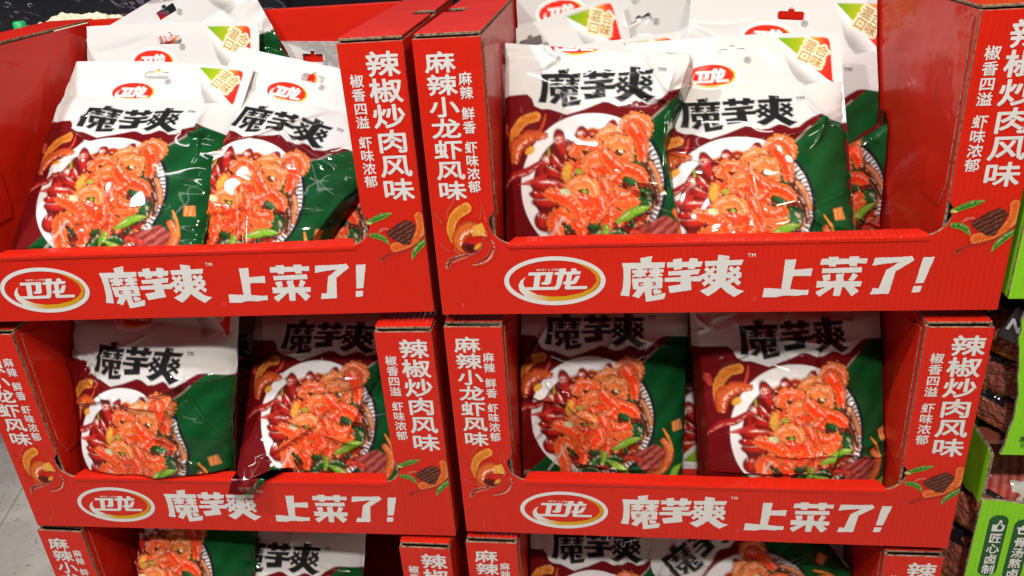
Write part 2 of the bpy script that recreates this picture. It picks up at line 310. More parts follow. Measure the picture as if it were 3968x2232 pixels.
# ------------------------------------------------------------------ letter shapes
GLYPHS = """麻=36,63 36,48 21,48 21,42 34,42 27,24 16,11 21,6 29,16 36,30 36,-8 42,-8 42,33 52,20 56,26 42,41 42,42 54,42 54,48 42,48 42,63;71,63 71,48 57,48 57,42 70,42 61,24 50,11 55,6 64,17 71,32 71,-8 78,-8 78,33 85,18 92,6 98,11 88,25 81,42 95,42 95,48 78,48 78,63;47,83 51,72 10,72 10,45 10,30 8,13 2,-3 9,-7 15,10 17,28 18,45 18,65 95,65 95,72 60,72 54,84
辣=9,62 13,53 16,45 22,48 15,64;47,56 47,29 63,29 51,13 37,2 42,-4 55,7 66,21 66,-8 73,-8 73,22 82,8 93,-3 98,3 86,14 76,29 93,29 93,56 73,56 73,66 95,66 95,72 73,72 73,84 66,84 66,72 45,72 45,66 66,66 66,56;54,50 66,50 66,35 54,35;73,50 86,50 86,35 73,35;18,82 25,71 6,71 6,65 43,65 43,71 27,71 32,73 24,85;7,27 7,20 21,20 20,12 16,4 8,-3 13,-8 22,0 26,10 28,20 42,20 42,27 28,27 28,38 44,38 44,44 33,44 41,62 34,63 31,54 27,44 4,44 4,38 21,38 21,27
小=46,83 46,2 46,0 44,0 27,0 30,-8 42,-8 49,-7 53,-4 54,2 54,83;71,57 82,34 90,12 98,15 90,37 78,60;20,59 17,45 11,30 3,18 10,14 18,27 24,42 29,58
龙=60,78 70,70 78,63 83,68 64,82;81,48 72,34 60,22 60,53 94,53 94,60 42,60 44,84 36,84 35,60 5,60 5,53 34,53 29,30 19,13 3,0 9,-7 26,8 36,28 42,53 53,53 53,15 42,8 31,3 36,-3 53,6 54,-1 58,-4 65,-5 84,-5 91,-4 95,1 96,10 89,13 88,4 84,2 66,2 61,3 60,7 60,12 76,27 88,45
虾=41,77 41,70 62,70 62,-8 69,-8 69,46 80,37 89,29 94,35 83,44 69,54 69,70 96,70 96,77;33,22 37,10 29,9 29,29 43,29 43,65 29,65 29,83 22,83 22,65 8,65 8,24 14,24 14,29 22,29 22,8 3,5 4,-2 39,4 41,-3 47,-1 44,11 39,24;14,59 22,59 22,36 14,36;28,59 36,59 36,36 28,36
风=16,79 16,50 15,32 12,14 4,-3 10,-8 19,10 23,31 24,50 24,72 76,72 77,28 80,2 89,-7 94,-5 96,0 97,11 92,16 92,5 90,1 85,11 84,38 84,79;61,65 56,53 51,41 34,61 28,58 47,34 36,20 24,9 30,3 41,14 51,28 60,16 66,5 74,9 66,21 55,35 62,49 68,63
味=62,84 62,68 41,68 41,60 62,60 62,43 37,43 37,36 59,36 51,23 42,12 31,4 36,-2 50,10 62,28 62,-8 69,-8 69,28 79,11 91,-2 96,4 83,18 72,36 95,36 95,43 69,43 69,60 91,60 91,68 69,68 69,84;7,75 7,9 14,9 14,17 34,17 34,75;14,68 27,68 27,24 14,24
鲜=5,4 6,-3 47,2 47,8;54,80 60,66 66,68 59,82;35,69 30,58 15,58 21,69;19,84 13,69 4,55 9,50 9,51 9,15 45,15 45,58 36,58 44,73 40,76 39,75 23,75 26,83;15,34 24,34 24,21 15,21;30,34 39,34 39,21 30,21;15,52 24,52 24,40 15,40;30,52 39,52 39,40 30,40;48,22 48,15 69,15 69,-8 76,-8 76,15 96,15 96,22 76,22 76,36 93,36 93,43 76,43 76,58 94,58 94,64 82,64 91,81 84,83 80,73 75,64 50,64 50,58 69,58 69,43 52,43 52,36 69,36 69,22
香=28,11 73,11 73,2 28,2;28,17 28,26 73,26 73,17;21,32 21,-8 28,-8 28,-4 73,-4 73,-8 81,-8 81,32;78,83 49,78 14,76 16,69 46,71 46,61 6,61 6,54 38,54 22,41 4,32 9,26 29,38 46,54 46,34 54,34 54,54 71,38 92,27 96,33 78,42 62,54 94,54 94,61 54,61 54,72 70,74 84,77
浓=9,77 17,71 24,65 30,71 22,77 14,82;4,50 12,45 19,39 24,45 17,50 8,55;42,-8 48,-5 68,3 67,10 50,4 50,37 50,37 56,47 60,57 67,31 77,10 92,-5 98,1 85,12 76,26 93,39 88,44 74,32 69,46 67,62 86,62 86,52 94,52 94,69 64,69 67,82 60,83 57,69 31,69 31,52 38,52 38,62 55,62 48,47 38,35 26,25 26,25 19,28 12,12 6,-2 13,-5 25,24 30,19 37,24 43,30 43,6 42,1 39,-1
郁=45,32 45,22 22,22 22,32;45,38 22,38 22,48 45,48;25,84 22,72 5,72 5,65 20,65 12,51 2,39 7,33 15,42 15,-7 22,-7 22,15 45,15 45,2 44,1 43,0 32,0 35,-6 43,-6 48,-5 51,-2 52,2 52,55 22,55 27,65 57,65 57,72 30,72 32,83;61,78 61,-8 68,-8 68,71 86,71 74,44 82,35 86,28 87,21 87,16 84,13 80,12 72,12 74,5 83,5 86,6 89,7 93,12 94,20 93,28 89,36 81,45 95,75 90,78 89,78
椒=36,32 33,20 28,10 33,7 38,18 42,31;54,30 59,21 62,12 68,15 64,23 60,32;63,75 63,69 66,69 69,43 75,21 66,7 55,-2 60,-8 70,1 78,13 84,1 92,-8 97,-3 88,7 82,20 90,44 95,74 90,75 89,75;72,69 88,69 84,47 79,30 75,48;44,82 44,48 30,48 30,41 45,41 45,2 44,1 43,1 35,1 38,-6 44,-5 48,-4 51,-2 51,2 51,41 66,41 66,48 51,48 51,61 64,61 64,68 51,68 51,82;16,84 16,65 5,65 5,58 15,58 10,37 3,21 6,14 12,25 16,41 16,-8 23,-8 23,43 29,29 33,34 23,52 23,58 32,58 32,65 23,65 23,84
四=9,75 9,-5 16,-5 16,3 83,3 83,-4 91,-4 91,75;16,10 16,68 35,68 34,47 29,33 18,24 22,18 35,28 41,45 42,68 56,68 56,37 57,30 60,27 65,26 76,26 82,26 82,33 76,32 66,32 64,33 64,36 64,68 83,68 83,10
溢=77,84 73,75 68,67 74,64 85,81;37,81 46,64 53,67 43,84;28,62 28,56 94,56 94,62;66,48 79,40 90,32 94,37 83,45 69,53;7,78 16,71 23,64 28,69 21,76 12,82;4,51 13,44 20,38 25,43 18,50 9,56;7,-2 13,-5 24,27 18,31 13,13;50,53 39,44 27,37 32,31 44,39 55,49;25,3 25,-4 96,-4 96,3 88,3 88,32 34,32 34,3;41,3 41,26 50,26 50,3;56,3 56,26 66,26 66,3;71,3 71,26 81,26 81,3
炒=8,64 7,51 4,39 10,37 13,49 14,63;36,66 28,46 33,44 42,64;49,67 46,51 42,37 48,34 53,48 56,66;78,66 84,52 89,39 96,41 91,54 84,68;84,35 74,18 58,6 36,-1 40,-8 63,1 80,14 91,33;63,84 63,22 71,22 71,84;20,84 20,49 19,31 14,13 4,-3 9,-8 19,5 24,20 36,6 41,12 26,28 27,49 27,84
肉=10,69 10,-8 17,-8 17,62 44,62 40,53 33,45 21,39 26,33 40,41 48,52 62,43 73,35 78,41 66,49 51,58 52,62 83,62 83,2 83,0 81,-1 66,-1 69,-8 79,-8 86,-7 89,-4 90,2 90,69 54,69 56,84 48,84 46,69;47,41 43,29 35,18 21,10 25,4 40,13 49,23 62,13 72,4 77,10 66,19 52,29 55,41
混=42,59 80,59 80,49 42,49;42,74 80,74 80,64 42,64;35,80 35,43 88,43 88,80;9,77 27,66 32,72 14,83;4,50 22,39 26,45 9,55;7,-2 13,-7 22,9 31,26 26,31 16,13;35,-8 41,-6 62,-1 61,6 43,2 43,20 61,20 61,27 43,27 43,39 36,39 36,5 35,1 32,-1;65,38 65,4 65,-2 68,-6 75,-6 87,-6 92,-5 95,0 96,9 90,12 89,2 86,0 76,0 72,1 72,4 72,15 84,21 95,27 90,32 82,27 72,22 72,38
合=52,84 39,70 23,57 4,48 9,41 25,49 25,44 75,44 75,51 92,42 94,46 97,49 74,61 55,76 58,81;28,51 40,60 51,71 62,60 75,51;20,32 20,-8 27,-8 27,-2 74,-2 74,-7 82,-7 82,32;27,5 27,26 74,26 74,5
口=13,74 13,-6 21,-6 21,3 80,3 80,-5 88,-5 88,74;21,11 21,66 80,66 80,11
匠=31,62 31,41 30,30 28,19 21,9 28,4 34,14 37,26 38,37 63,37 63,5 71,5 71,37 90,37 90,44 38,44 38,56 62,57 83,60 78,66 56,63;9,2 9,-5 94,-5 94,2 17,2 17,72 93,72 93,79 9,79
心=30,56 30,7 31,-1 35,-5 44,-6 64,-6 72,-4 77,4 78,18 71,22 70,9 68,2 63,1 44,1 39,2 37,7 37,56;14,49 10,29 4,11 12,8 17,27 21,47;76,48 84,29 89,10 97,14 91,32 83,51;34,76 49,64 61,53 66,58 54,69 39,81
卤=45,84 45,58 11,58 11,-8 18,-8 18,-3 82,-3 82,-8 89,-8 89,58 53,58 53,68 93,68 93,75 53,75 53,84;18,3 18,51 82,51 82,3;27,42 46,29 35,20 23,13 30,8 41,15 52,24 62,16 69,8 75,14 68,22 58,30 66,38 72,47 65,50 59,42 52,34 32,47
制=68,75 68,19 75,19 75,75;85,83 85,2 85,1 83,0 70,0 72,-8 82,-7 89,-6 92,-3 93,2 93,83;14,82 10,67 4,55 11,52 16,63 29,63 29,52 4,52 4,45 29,45 29,35 9,35 9,0 16,0 16,28 29,28 29,-8 36,-8 36,28 50,28 50,8 50,7 49,6 40,7 42,0 49,0 54,1 56,4 57,8 57,35 36,35 36,45 60,45 60,52 36,52 36,63 56,63 56,70 36,70 36,84 29,84 29,70 18,70 21,80
骨=22,80 22,54 8,54 8,35 15,35 15,47 85,47 85,35 92,35 92,54 78,54 78,80;29,54 29,62 50,62 50,54;71,54 56,54 56,67 29,67 29,74 71,74;72,35 72,27 28,27 28,35;21,41 21,-8 28,-8 28,8 72,8 72,0 71,-1 70,-2 57,-2 60,-8 69,-8 75,-7 78,-5 79,0 79,41;28,22 72,22 72,14 28,14
汤=10,77 19,72 27,66 32,72 24,78 14,83;5,50 14,45 22,39 27,45 19,50 9,55;7,-2 14,-6 30,26 24,30 15,13;38,43 41,44 47,45 52,45 43,30 30,18 36,14 46,22 54,32 60,45 71,45 63,25 51,9 35,-4 41,-8 57,5 69,23 78,45 86,45 83,13 79,1 78,0 76,0 66,0 68,-7 79,-7 83,-6 86,-4 90,11 94,48 94,52 52,52 68,62 85,76 80,80 78,79 34,79 34,72 70,72 56,62 46,56 40,52 35,50
熬=34,10 36,-7 44,-6 41,10;55,10 60,-7 68,-6 62,11;75,10 88,-8 95,-6 83,13;17,12 12,3 5,-5 12,-9 19,1 24,10;64,85 57,68 48,54 50,52 32,52 32,59 48,59 48,65 32,65 32,72 50,72 50,77 32,77 32,84 25,84 25,77 8,77 8,72 25,72 25,65 10,65 10,59 25,59 25,52 5,52 5,46 21,46 18,36 14,27 5,20 10,15 20,23 26,34 41,34 39,27 38,23 35,23 26,23 28,17 38,17 41,18 43,19 46,25 47,37 48,40 27,40 28,46 51,46 51,51 53,48 59,55 62,45 68,35 59,27 48,21 53,16 63,22 72,29 80,21 91,15 96,21 85,27 77,34 84,47 89,63 95,63 95,70 66,70 71,83;63,63 82,63 78,50 72,40 66,51 63,62
净=5,77 13,65 19,54 26,58 19,68 11,80;5,0 12,-3 27,30 20,34 12,16;47,69 68,69 61,58 40,58;47,84 38,68 26,54 32,50 36,54 36,51 56,51 56,41 28,41 28,34 56,34 56,23 33,23 33,17 56,17 56,1 55,0 54,-1 41,-1 43,-8 53,-8 59,-7 62,-4 63,1 63,17 81,17 81,12 88,12 88,34 96,34 96,41 88,41 88,58 69,58 78,72 73,76 72,75 51,75 54,82;81,23 63,23 63,34 81,34;81,41 63,41 63,51 81,51
含=40,58 48,53 55,47 61,52 54,57 45,62;18,26 18,-8 25,-8 25,-3 74,-3 74,-8 82,-8 82,26 64,26 80,43 74,46 73,46 19,46 19,39 67,39 54,26;25,4 25,19 74,19 74,4;50,84 38,71 22,60 4,52 9,46 24,53 38,62 50,73 62,62 77,53 92,46 97,53 81,59 66,67 54,78 57,81
量=25,66 75,66 75,61 25,61;25,76 75,76 75,71 25,71;18,81 18,56 82,56 82,81;5,52 5,47 95,47 95,52;23,27 46,27 46,22 23,22;54,27 78,27 78,22 54,22;23,37 46,37 46,32 23,32;54,37 78,37 78,32 54,32;5,0 5,-6 96,-6 96,0 54,0 54,6 87,6 87,11 54,11 54,17 85,17 85,42 16,42 16,17 46,17 46,11 13,11 13,6 46,6 46,0
图=38,28 50,24 61,20 64,25 53,29 41,32;28,15 49,11 68,6 72,12 53,17 31,20;8,80 8,-8 16,-8 16,-4 84,-4 84,-8 92,-8 92,80;16,3 16,73 84,73 84,3;41,71 32,59 19,50 24,45 34,52 44,43 31,38 17,35 21,29 36,33 51,40 64,34 78,30 82,35 69,38 57,43 67,51 75,61 71,63 70,63 44,63 48,69;38,56 39,57 64,57 58,51 51,47 44,51
案=5,23 5,17 40,17 23,6 3,-1 8,-7 29,2 46,14 46,-8 54,-8 54,15 71,2 92,-7 97,-1 77,6 60,17 95,17 95,23 54,23 54,31 46,31 46,23;43,82 47,77 8,77 8,62 15,62 15,70 85,70 85,62 93,62 93,77 55,77 49,85;66,54 60,47 52,43 31,47 38,54;19,43 42,39 26,36 6,34 9,28 34,31 54,36 71,32 85,27 92,33 62,41 69,46 75,54 94,54 94,60 43,60 49,67 42,69 35,60 6,60 6,54 30,54
仅=36,73 36,66 41,66 40,66 48,40 60,18 46,6 30,-2 34,-8 50,1 64,12 77,1 92,-8 97,-1 82,7 69,18 79,33 86,51 91,72 86,73 85,73;47,66 83,66 75,43 64,24 54,43;30,83 18,61 2,42 7,35 19,48 19,-8 26,-8 26,59 32,70 37,81
供=48,18 40,6 30,-3 36,-8 47,3 56,16;71,14 81,3 89,-8 95,-4 87,7 77,18;27,84 16,62 2,44 6,36 16,48 16,-8 24,-8 24,60 29,71 34,82;73,83 73,63 54,63 54,83 46,83 46,63 34,63 34,55 46,55 46,31 31,31 31,23 96,23 96,31 81,31 81,55 95,55 95,63 81,63 81,83;54,55 73,55 73,31 54,31
W=104,68 94,68 76,21 57,68 48,68 29,21 10,68 0,68 28,-1 30,-1 52,55 75,-1 76,-1
E=46,68 8,68 8,0 47,0 47,9 17,9 17,30 45,30 45,39 17,39 17,59 46,59
I=17,68 8,68 8,0 17,0
L=17,68 7,68 7,0 48,0 48,9 17,9
O=4,34 9,17 22,4 41,-1 61,4 73,17 78,34 73,51 60,64 41,69 22,64 9,51;15,34 18,47 28,57 41,60 55,57 64,47 68,34 64,21 55,11 41,8 28,11 18,21
N=71,68 61,68 61,15 15,68 7,68 7,0 17,0 17,53 62,0 71,0
G=67,34 44,34 44,25 58,25 58,11 43,8 28,11 19,21 15,34 19,47 28,57 41,60 50,59 58,57 66,53 66,63 42,69 23,64 10,52 5,34 10,16 23,4 41,-1 50,0 59,1 67,5
T=59,68 2,68 2,59 25,59 25,0 35,0 35,59 59,59
M=71,68 62,68 39,40 16,68 7,68 7,0 17,0 17,53 17,53 38,27 40,27 61,53 61,53 61,0 71,0
R=8,68 8,0 18,0 18,30 22,30 26,29 32,24 40,14 49,0 60,0 51,14 36,32 42,36 46,42 47,49 45,59 37,66 25,68;18,60 24,60 31,59 36,55 37,50 36,44 32,40 24,38 18,38
®=21,16 27,16 27,32 31,32 35,32 39,28 43,22 46,16 54,16 49,23 40,33 40,33 46,35 50,39 51,45 50,49 46,53 38,55 21,55;27,38 27,50 38,50 45,44 36,38;68,36 64,21 52,9 37,5 22,9 10,21 6,36 10,51 22,63 37,67 52,63 64,51;74,36 69,54 55,68 37,73 18,68 5,54 0,36 5,18 18,4 37,-1 55,4 69,18
™=24,32 30,32 30,66 44,66 44,72 11,72 11,66 24,66;48,32 54,32 54,66 54,66 65,32 71,32 81,65 81,65 81,32 87,32 87,72 78,72 68,40 68,40 58,72 48,72
-=28,27 4,27 4,17 28,17
·=13,41 7,35 13,29 19,35
0=47,34 44,52 36,65 25,69 14,65 6,52 3,34 6,16 14,3 25,-1 36,3 44,16;37,34 36,20 31,11 25,8 19,11 14,20 13,34 14,48 19,57 25,60 31,57 36,48"""
G = {}
for ln in GLYPHS.strip().split('\n'):
    G[ln[0]] = [[tuple(map(float, q.split(','))) for q in c.split(' ')] for c in ln[2:].split(';')]

def place_glyph(ch, x, y, w, h, slant=0.0, cell=(0, -12, 100, 88)):
    """glyph contours with their em cell stretched to the box x..x+w, y..y+h (y up)"""
    x0, y0, x1, y1 = cell
    out = []
    for c in G[ch]:
        out.append([(x + (a - x0) / (x1 - x0) * w + slant * (b - y0) / (y1 - y0) * h, y + (b - y0) / (y1 - y0) * h) for a, b in c])
    return out

def line_glyphs(text, x, y, h, slant=0.0, sx=1.0):
    """a line of latin letters, cap height h"""
    out = []; k = h / 68.0
    for ch in text:
        if ch == ' ': x += 30 * k * sx; continue
        w = max(p[0] for c in G[ch] for p in c)
        out.append([[(x + a * k * sx + slant * b * k, y + b * k) for a, b in c] for c in G[ch]])
        x += (w + 9) * k * sx
    return out

# the three hand-cut letters of the product name (pixel units, y down), as overlapping strokes
def bar(x0, y0, x1, y1, w):
    L = math.hypot(x1 - x0, y1 - y0); nx, ny = -(y1 - y0) / L * w, (x1 - x0) / L * w
    return [(x0 + nx, y0 + ny), (x1 + nx, y1 + ny), (x1 - nx, y1 - ny), (x0 - nx, y0 - ny)]
NAME_ADD = [
 [(137,265),(902,262),(888,357),(793,365),(500,370),(160,372)], [(455,183),(677,150),(645,268),(475,275)],
 [(155,300),(296,300),(290,640),(262,857),(105,840),(150,690),(165,500)],
 [(318,388),(588,385),(586,440),(560,450),(320,448)], [(400,350),(500,350),(500,520),(400,520)],
 [(410,440),(315,490),(325,522),(400,505)], [(490,440),(575,485),(550,515),(490,490)],
 [(607,388),(880,380),(870,440),(625,450)], [(690,350),(790,350),(790,520),(690,520)],
 [(700,440),(605,485),(625,515),(700,505)], [(780,440),(868,480),(845,510),(780,490)],
 [(545,545),(597,505),(640,545)],
 [(313,540),(600,535),(845,522),(872,580),(855,610),(855,718),(660,728),(335,733)],
 [(425,720),(545,725),(540,770),(435,897),(318,850)],
 [(540,700),(660,700),(670,855),(922,800),(890,912),(565,962),(545,780)],
 [(683,745),(765,728),(775,755),(822,742),(850,797),(715,835)],
 [(932,265),(1557,258),(1525,350),(935,357)], [(1035,215),(1187,196),(1195,385),(1055,400)],
 [(1330,196),(1467,210),(1462,300),(1410,390),(1295,380),(1310,260)],
 [(958,425),(1520,390),(1485,482),(960,497)],
 [(893,538),(1350,518),(1500,513),(1620,455),(1600,520),(1530,605),(900,608)],
 [(1180,480),(1345,480),(1375,757),(990,810),(958,685),(1175,655)],
 [(1595,255),(2257,240),(2225,330),(1600,345)],
 [(1815,152),(2010,175),(2000,300),(1980,500),(1975,620),(1900,720),(1790,640),(1805,330)],
 [(1790,600),(1900,705),(1800,790),(1672,875),(1522,775),(1640,725),(1740,660)],
 [(1880,705),(1970,600),(2060,670),(2180,755),(2305,785),(2130,893),(1990,800)],
 bar(1605,378,1810,560,37), bar(1770,375,1575,540,37), bar(1580,520,1760,660,37), bar(1575,668,1800,490,37),
 bar(2020,372,2225,505,37), bar(2195,372,1985,545,37), bar(2225,500,2010,640,37), bar(1995,470,2215,665,37),
]
NAME_SUB = [
 [(433,610),(520,610),(520,628),(455,640),(455,655),(520,662),(520,678),(433,678)],
 [(665,610),(735,610),(735,668),(665,668),(665,655),(710,652),(710,625),(665,625)],
 [(605,182),(628,178),(622,205),(608,205)], [(1945,208),(1966,205),(1958,234),(1945,230)], [(1660,845),(1690,850),(1675,862)],
]
SERVE_ADD = [
 [(398,155),(470,158),(555,155),(540,300),(500,600),(375,600)], [(535,300),(660,290),(802,280),(790,390),(640,384),(520,385)],
 [(123,548),(200,552),(380,565),(560,572),(700,585),(778,580),(772,660),(720,652),(600,665),(430,660),(300,682),(110,677)],
 [(912,152),(1562,157),(1558,222),(905,238)], [(1013,128),(1155,130),(1125,262),(1030,262)], [(1305,128),(1452,128),(1420,262),(1318,262)],
 [(940,288),(1502,275),(1502,348),(940,352)], [(948,385),(1068,362),(1068,445),(980,460)], [(1142,370),(1258,357),(1250,455),(1160,460)],
 [(1380,350),(1462,388),(1400,465),(1330,450)], [(883,460),(1525,470),(1515,545),(878,550)], [(1150,440),(1270,440),(1235,672),(1133,672)],
 [(1020,540),(1130,545),(940,683),(872,617)], [(1280,540),(1415,540),(1498,605),(1405,683)],
 [(1663,148),(1900,150),(2178,135),(2212,195),(1978,340),(1928,650),(1800,652),(1662,655),(1690,570),(1775,572),(1845,320),(2015,215),(1800,238),(1642,257)],
 [(2333,158),(2492,150),(2393,505),(2278,510)], [(2263,548),(2382,545),(2363,632),(2248,635)],
]
SWOOSH = [(672,615),(560,690),(500,790),(520,920),(640,1040),(900,1130),(1280,1160),(1700,1120),(2050,990),(2230,830),(2275,690),(2230,560),(2080,440),(1860,350),(1680,305),(1860,372),(2050,480),(2170,600),(2190,740),(2080,870),(1850,980),(1500,1045),(1200,1050),(920,1010),(700,905),(640,850),(605,760),(620,690)]
LOGO_MARK = [
 [(745,520),(1275,518),(1255,580),(720,588)], [(870,570),(1000,570),(945,850),(820,850)],
 [(1115,570),(1255,545),(1205,760),(1150,790),(1015,788),(1000,735),(1070,730)],
 [(630,840),(1290,835),(1320,790),(1370,570),(1500,570),(1430,800),(1380,880),(1340,903),(690,903)],
 [(1300,540),(1330,520),(1870,510),(1845,575),(1285,580)], [(1410,460),(1440,447),(1555,445),(1530,540),(1390,540)],
 [(1565,565),(1680,565),(1620,830),(1995,828),(1975,890),(1530,898),(1502,870),(1530,750)],
 [(1760,608),(1852,605),(1760,760),(1700,788),(1465,785),(1485,725),(1665,725)],
 [(1650 + 65 + 65 * math.cos(a), 485 + 42 * math.sin(a)) for a in np.linspace(0, 6.283, 17)[:-1]],
]
def name_fn(px, py):
    d = np.full(px.shape, -1e9)
    for c in NAME_ADD: d = np.maximum(d, sdf_contours(px, py, [c]))
    for c in NAME_SUB: d = np.minimum(d, -sdf_contours(px, py, [c]))
    return d
def serve_fn(px, py):
    d = np.full(px.shape, -1e9)
    for c in SERVE_ADD: d = np.maximum(d, sdf_contours(px, py, [c]))
    return d + (vnoise(px / 16, py / 16, 4) - .5) * 9
def swoosh_col(px):
    w = np.clip((px - 650) / 500, 0, 1)[:, None]; e = np.clip((px - 1500) / 800, 0, 1)[:, None]
    c = np.array((.60, .59, .56)) * (1 - w) + np.array((.52, .30, .012)) * w
    return c * (1 - e) + np.array((.50, .22, .012)) * e

# ------------------------------------------------------------------ materials
def new_mat(name):
    m = bpy.data.materials.new(name); m.use_nodes = True
    return m, m.node_tree, m.node_tree.nodes['Principled BSDF']

def board_mat(name, base, rough=.5, coat=.25, flute=0.4, var=.12, scuff=.25):
    m, nt, p = new_mat(name)
    N, Lk = nt.nodes, nt.links
    tc = N.new('ShaderNodeTexCoord')
    nz = N.new('ShaderNodeTexNoise'); nz.inputs['Scale'].default_value = 9; nz.inputs['Detail'].default_value = 5
    Lk.new(tc.outputs['Object'], nz.inputs['Vector'])
    ramp = N.new('ShaderNodeMixRGB'); ramp.blend_type = 'MIX'
    ramp.inputs[1].default_value = (*[c * (1 - var) for c in base], 1); ramp.inputs[2].default_value = (*[min(1, c * (1 + var)) for c in base], 1)
    Lk.new(nz.outputs['Fac'], ramp.inputs[0])
    # rubbed specks and short scratches where the print has worn to the white liner
    sp = N.new('ShaderNodeTexNoise'); sp.inputs['Scale'].default_value = 70; sp.inputs['Detail'].default_value = 6; sp.inputs['Roughness'].default_value = .7
    mpp = N.new('ShaderNodeMapping'); mpp.inputs['Scale'].default_value = (1, 1, .35)
    Lk.new(tc.outputs['Object'], mpp.inputs[0]); Lk.new(mpp.outputs[0], sp.inputs['Vector'])
    sr = N.new('ShaderNodeMapRange'); sr.inputs['From Min'].default_value = .665; sr.inputs['From Max'].default_value = .72; sr.inputs['To Max'].default_value = scuff
    Lk.new(sp.outputs['Fac'], sr.inputs['Value'])
    wr = N.new('ShaderNodeMixRGB'); wr.inputs[2].default_value = (*[min(1, c * .55 + .16) for c in base], 1)
    Lk.new(sr.outputs[0], wr.inputs[0]); Lk.new(ramp.outputs[0], wr.inputs[1]); Lk.new(wr.outputs[0], p.inputs['Base Color'])
    p.inputs['Roughness'].default_value = rough
    p.inputs['Specular IOR Level'].default_value = .12
    p.inputs['Coat Weight'].default_value = coat; p.inputs['Coat Roughness'].default_value = .07
    wv = N.new('ShaderNodeTexWave'); wv.inputs['Scale'].default_value = 55; wv.inputs['Distortion'].default_value = 1.2; wv.bands_direction = 'X'
    Lk.new(tc.outputs['Object'], wv.inputs['Vector'])
    n2 = N.new('ShaderNodeTexNoise'); n2.inputs['Scale'].default_value = 14; n2.inputs['Detail'].default_value = 3
    Lk.new(tc.outputs['Object'], n2.inputs['Vector'])
    b1 = N.new('ShaderNodeBump'); b1.inputs['Strength'].default_value = flute * .35; b1.inputs['Distance'].default_value = .002
    Lk.new(wv.outputs['Fac'], b1.inputs['Height'])
    b2 = N.new('ShaderNodeBump'); b2.inputs['Strength'].default_value = .45; b2.inputs['Distance'].default_value = .006
    Lk.new(n2.outputs['Fac'], b2.inputs['Height']); Lk.new(b1.outputs[0], b2.inputs['Normal'])
    Lk.new(b2.outputs[0], p.inputs['Normal'])
    Lk.new(b2.outputs[0], p.inputs['Coat Normal'])
    n3 = N.new('ShaderNodeTexNoise'); n3.inputs['Scale'].default_value = 30
    mr = N.new('ShaderNodeMapRange'); mr.inputs['To Min'].default_value = rough - .08; mr.inputs['To Max'].default_value = rough + .1
    Lk.new(tc.outputs['Object'], n3.inputs['Vector']); Lk.new(n3.outputs['Fac'], mr.inputs['Value']); Lk.new(mr.outputs[0], p.inputs['Roughness'])
    return m

RED = board_mat('red_board', (.52, .0125, .0038), coat=.28, scuff=.5)
def kraft_mat():
    m, nt, p = new_mat('raw_board_edge')
    N, Lk = nt.nodes, nt.links
    tc = N.new('ShaderNodeTexCoord'); nz = N.new('ShaderNodeTexNoise'); nz.inputs['Scale'].default_value = 260; nz.inputs['Detail'].default_value = 3
    Lk.new(tc.outputs['Object'], nz.inputs['Vector'])
    cr = N.new('ShaderNodeValToRGB'); cr.color_ramp.elements[0].position = .35; cr.color_ramp.elements[1].position = .65
    cr.color_ramp.elements[0].color = (.05, .032, .02, 1); cr.color_ramp.elements[1].color = (.30, .21, .13, 1)
    Lk.new(nz.outputs['Fac'], cr.inputs[0]); Lk.new(cr.outputs[0], p.inputs['Base Color'])
    p.inputs['Roughness'].default_value = .9
    return m
KRAFT = kraft_mat()
GREEN = board_mat('green_board', (.19, .50, .012), var=.06)
DGREEN = board_mat('dark_green_print', (.012, .075, .02), var=.05)

def plain(name, base, rough=.4, coat=0.0):
    m, nt, p = new_mat(name)
    N, Lk = nt.nodes, nt.links
    tc = N.new('ShaderNodeTexCoord'); nz = N.new('ShaderNodeTexNoise'); nz.inputs['Scale'].default_value = 60; nz.inputs['Detail'].default_value = 4
    Lk.new(tc.outputs['Object'], nz.inputs['Vector'])
    mx = N.new('ShaderNodeMixRGB'); mx.inputs[1].default_value = (*[c * .9 for c in base], 1); mx.inputs[2].default_value = (*[min(1, c * 1.08) for c in base], 1)
    Lk.new(nz.outputs['Fac'], mx.inputs[0]); Lk.new(mx.outputs[0], p.inputs['Base Color'])
    p.inputs['Roughness'].default_value = rough; p.inputs['Coat Weight'].default_value = coat
    return m
WHITE = plain('white_print', (.60, .59, .575), .45, .1)
def attr_mat(name, rough, coat, coat_r=.07, bump=0.0, bscale=120):
    m, nt, p = new_mat(name)
    N, Lk = nt.nodes, nt.links
    at = N.new('ShaderNodeAttribute'); at.attribute_name = 'print'
    Lk.new(at.outputs['Color'], p.inputs['Base Color'])
    p.inputs['Roughness'].default_value = rough
    p.inputs['Specular IOR Level'].default_value = .05
    p.inputs['Coat Weight'].default_value = coat; p.inputs['Coat Roughness'].default_value = coat_r
    if bump:
        tc = N.new('ShaderNodeTexCoord'); nz = N.new('ShaderNodeTexNoise'); nz.inputs['Scale'].default_value = bscale; nz.inputs['Detail'].default_value = 3
        Lk.new(tc.outputs['Object'], nz.inputs['Vector'])
        b = N.new('ShaderNodeBump'); b.inputs['Strength'].default_value = bump; b.inputs['Distance'].default_value = .001
        Lk.new(nz.outputs['Fac'], b.inputs['Height']); Lk.new(b.outputs[0], p.inputs['Normal']); Lk.new(b.outputs[0], p.inputs['Coat Normal'])
    return m
FILM = attr_mat('printed_film', .65, .42, .055, .02, 40)
PRINT = attr_mat('printed_board', .36, .2, .15)
PACKM = attr_mat('vacuum_pack_film', .3, .6, .12, .25, 180)
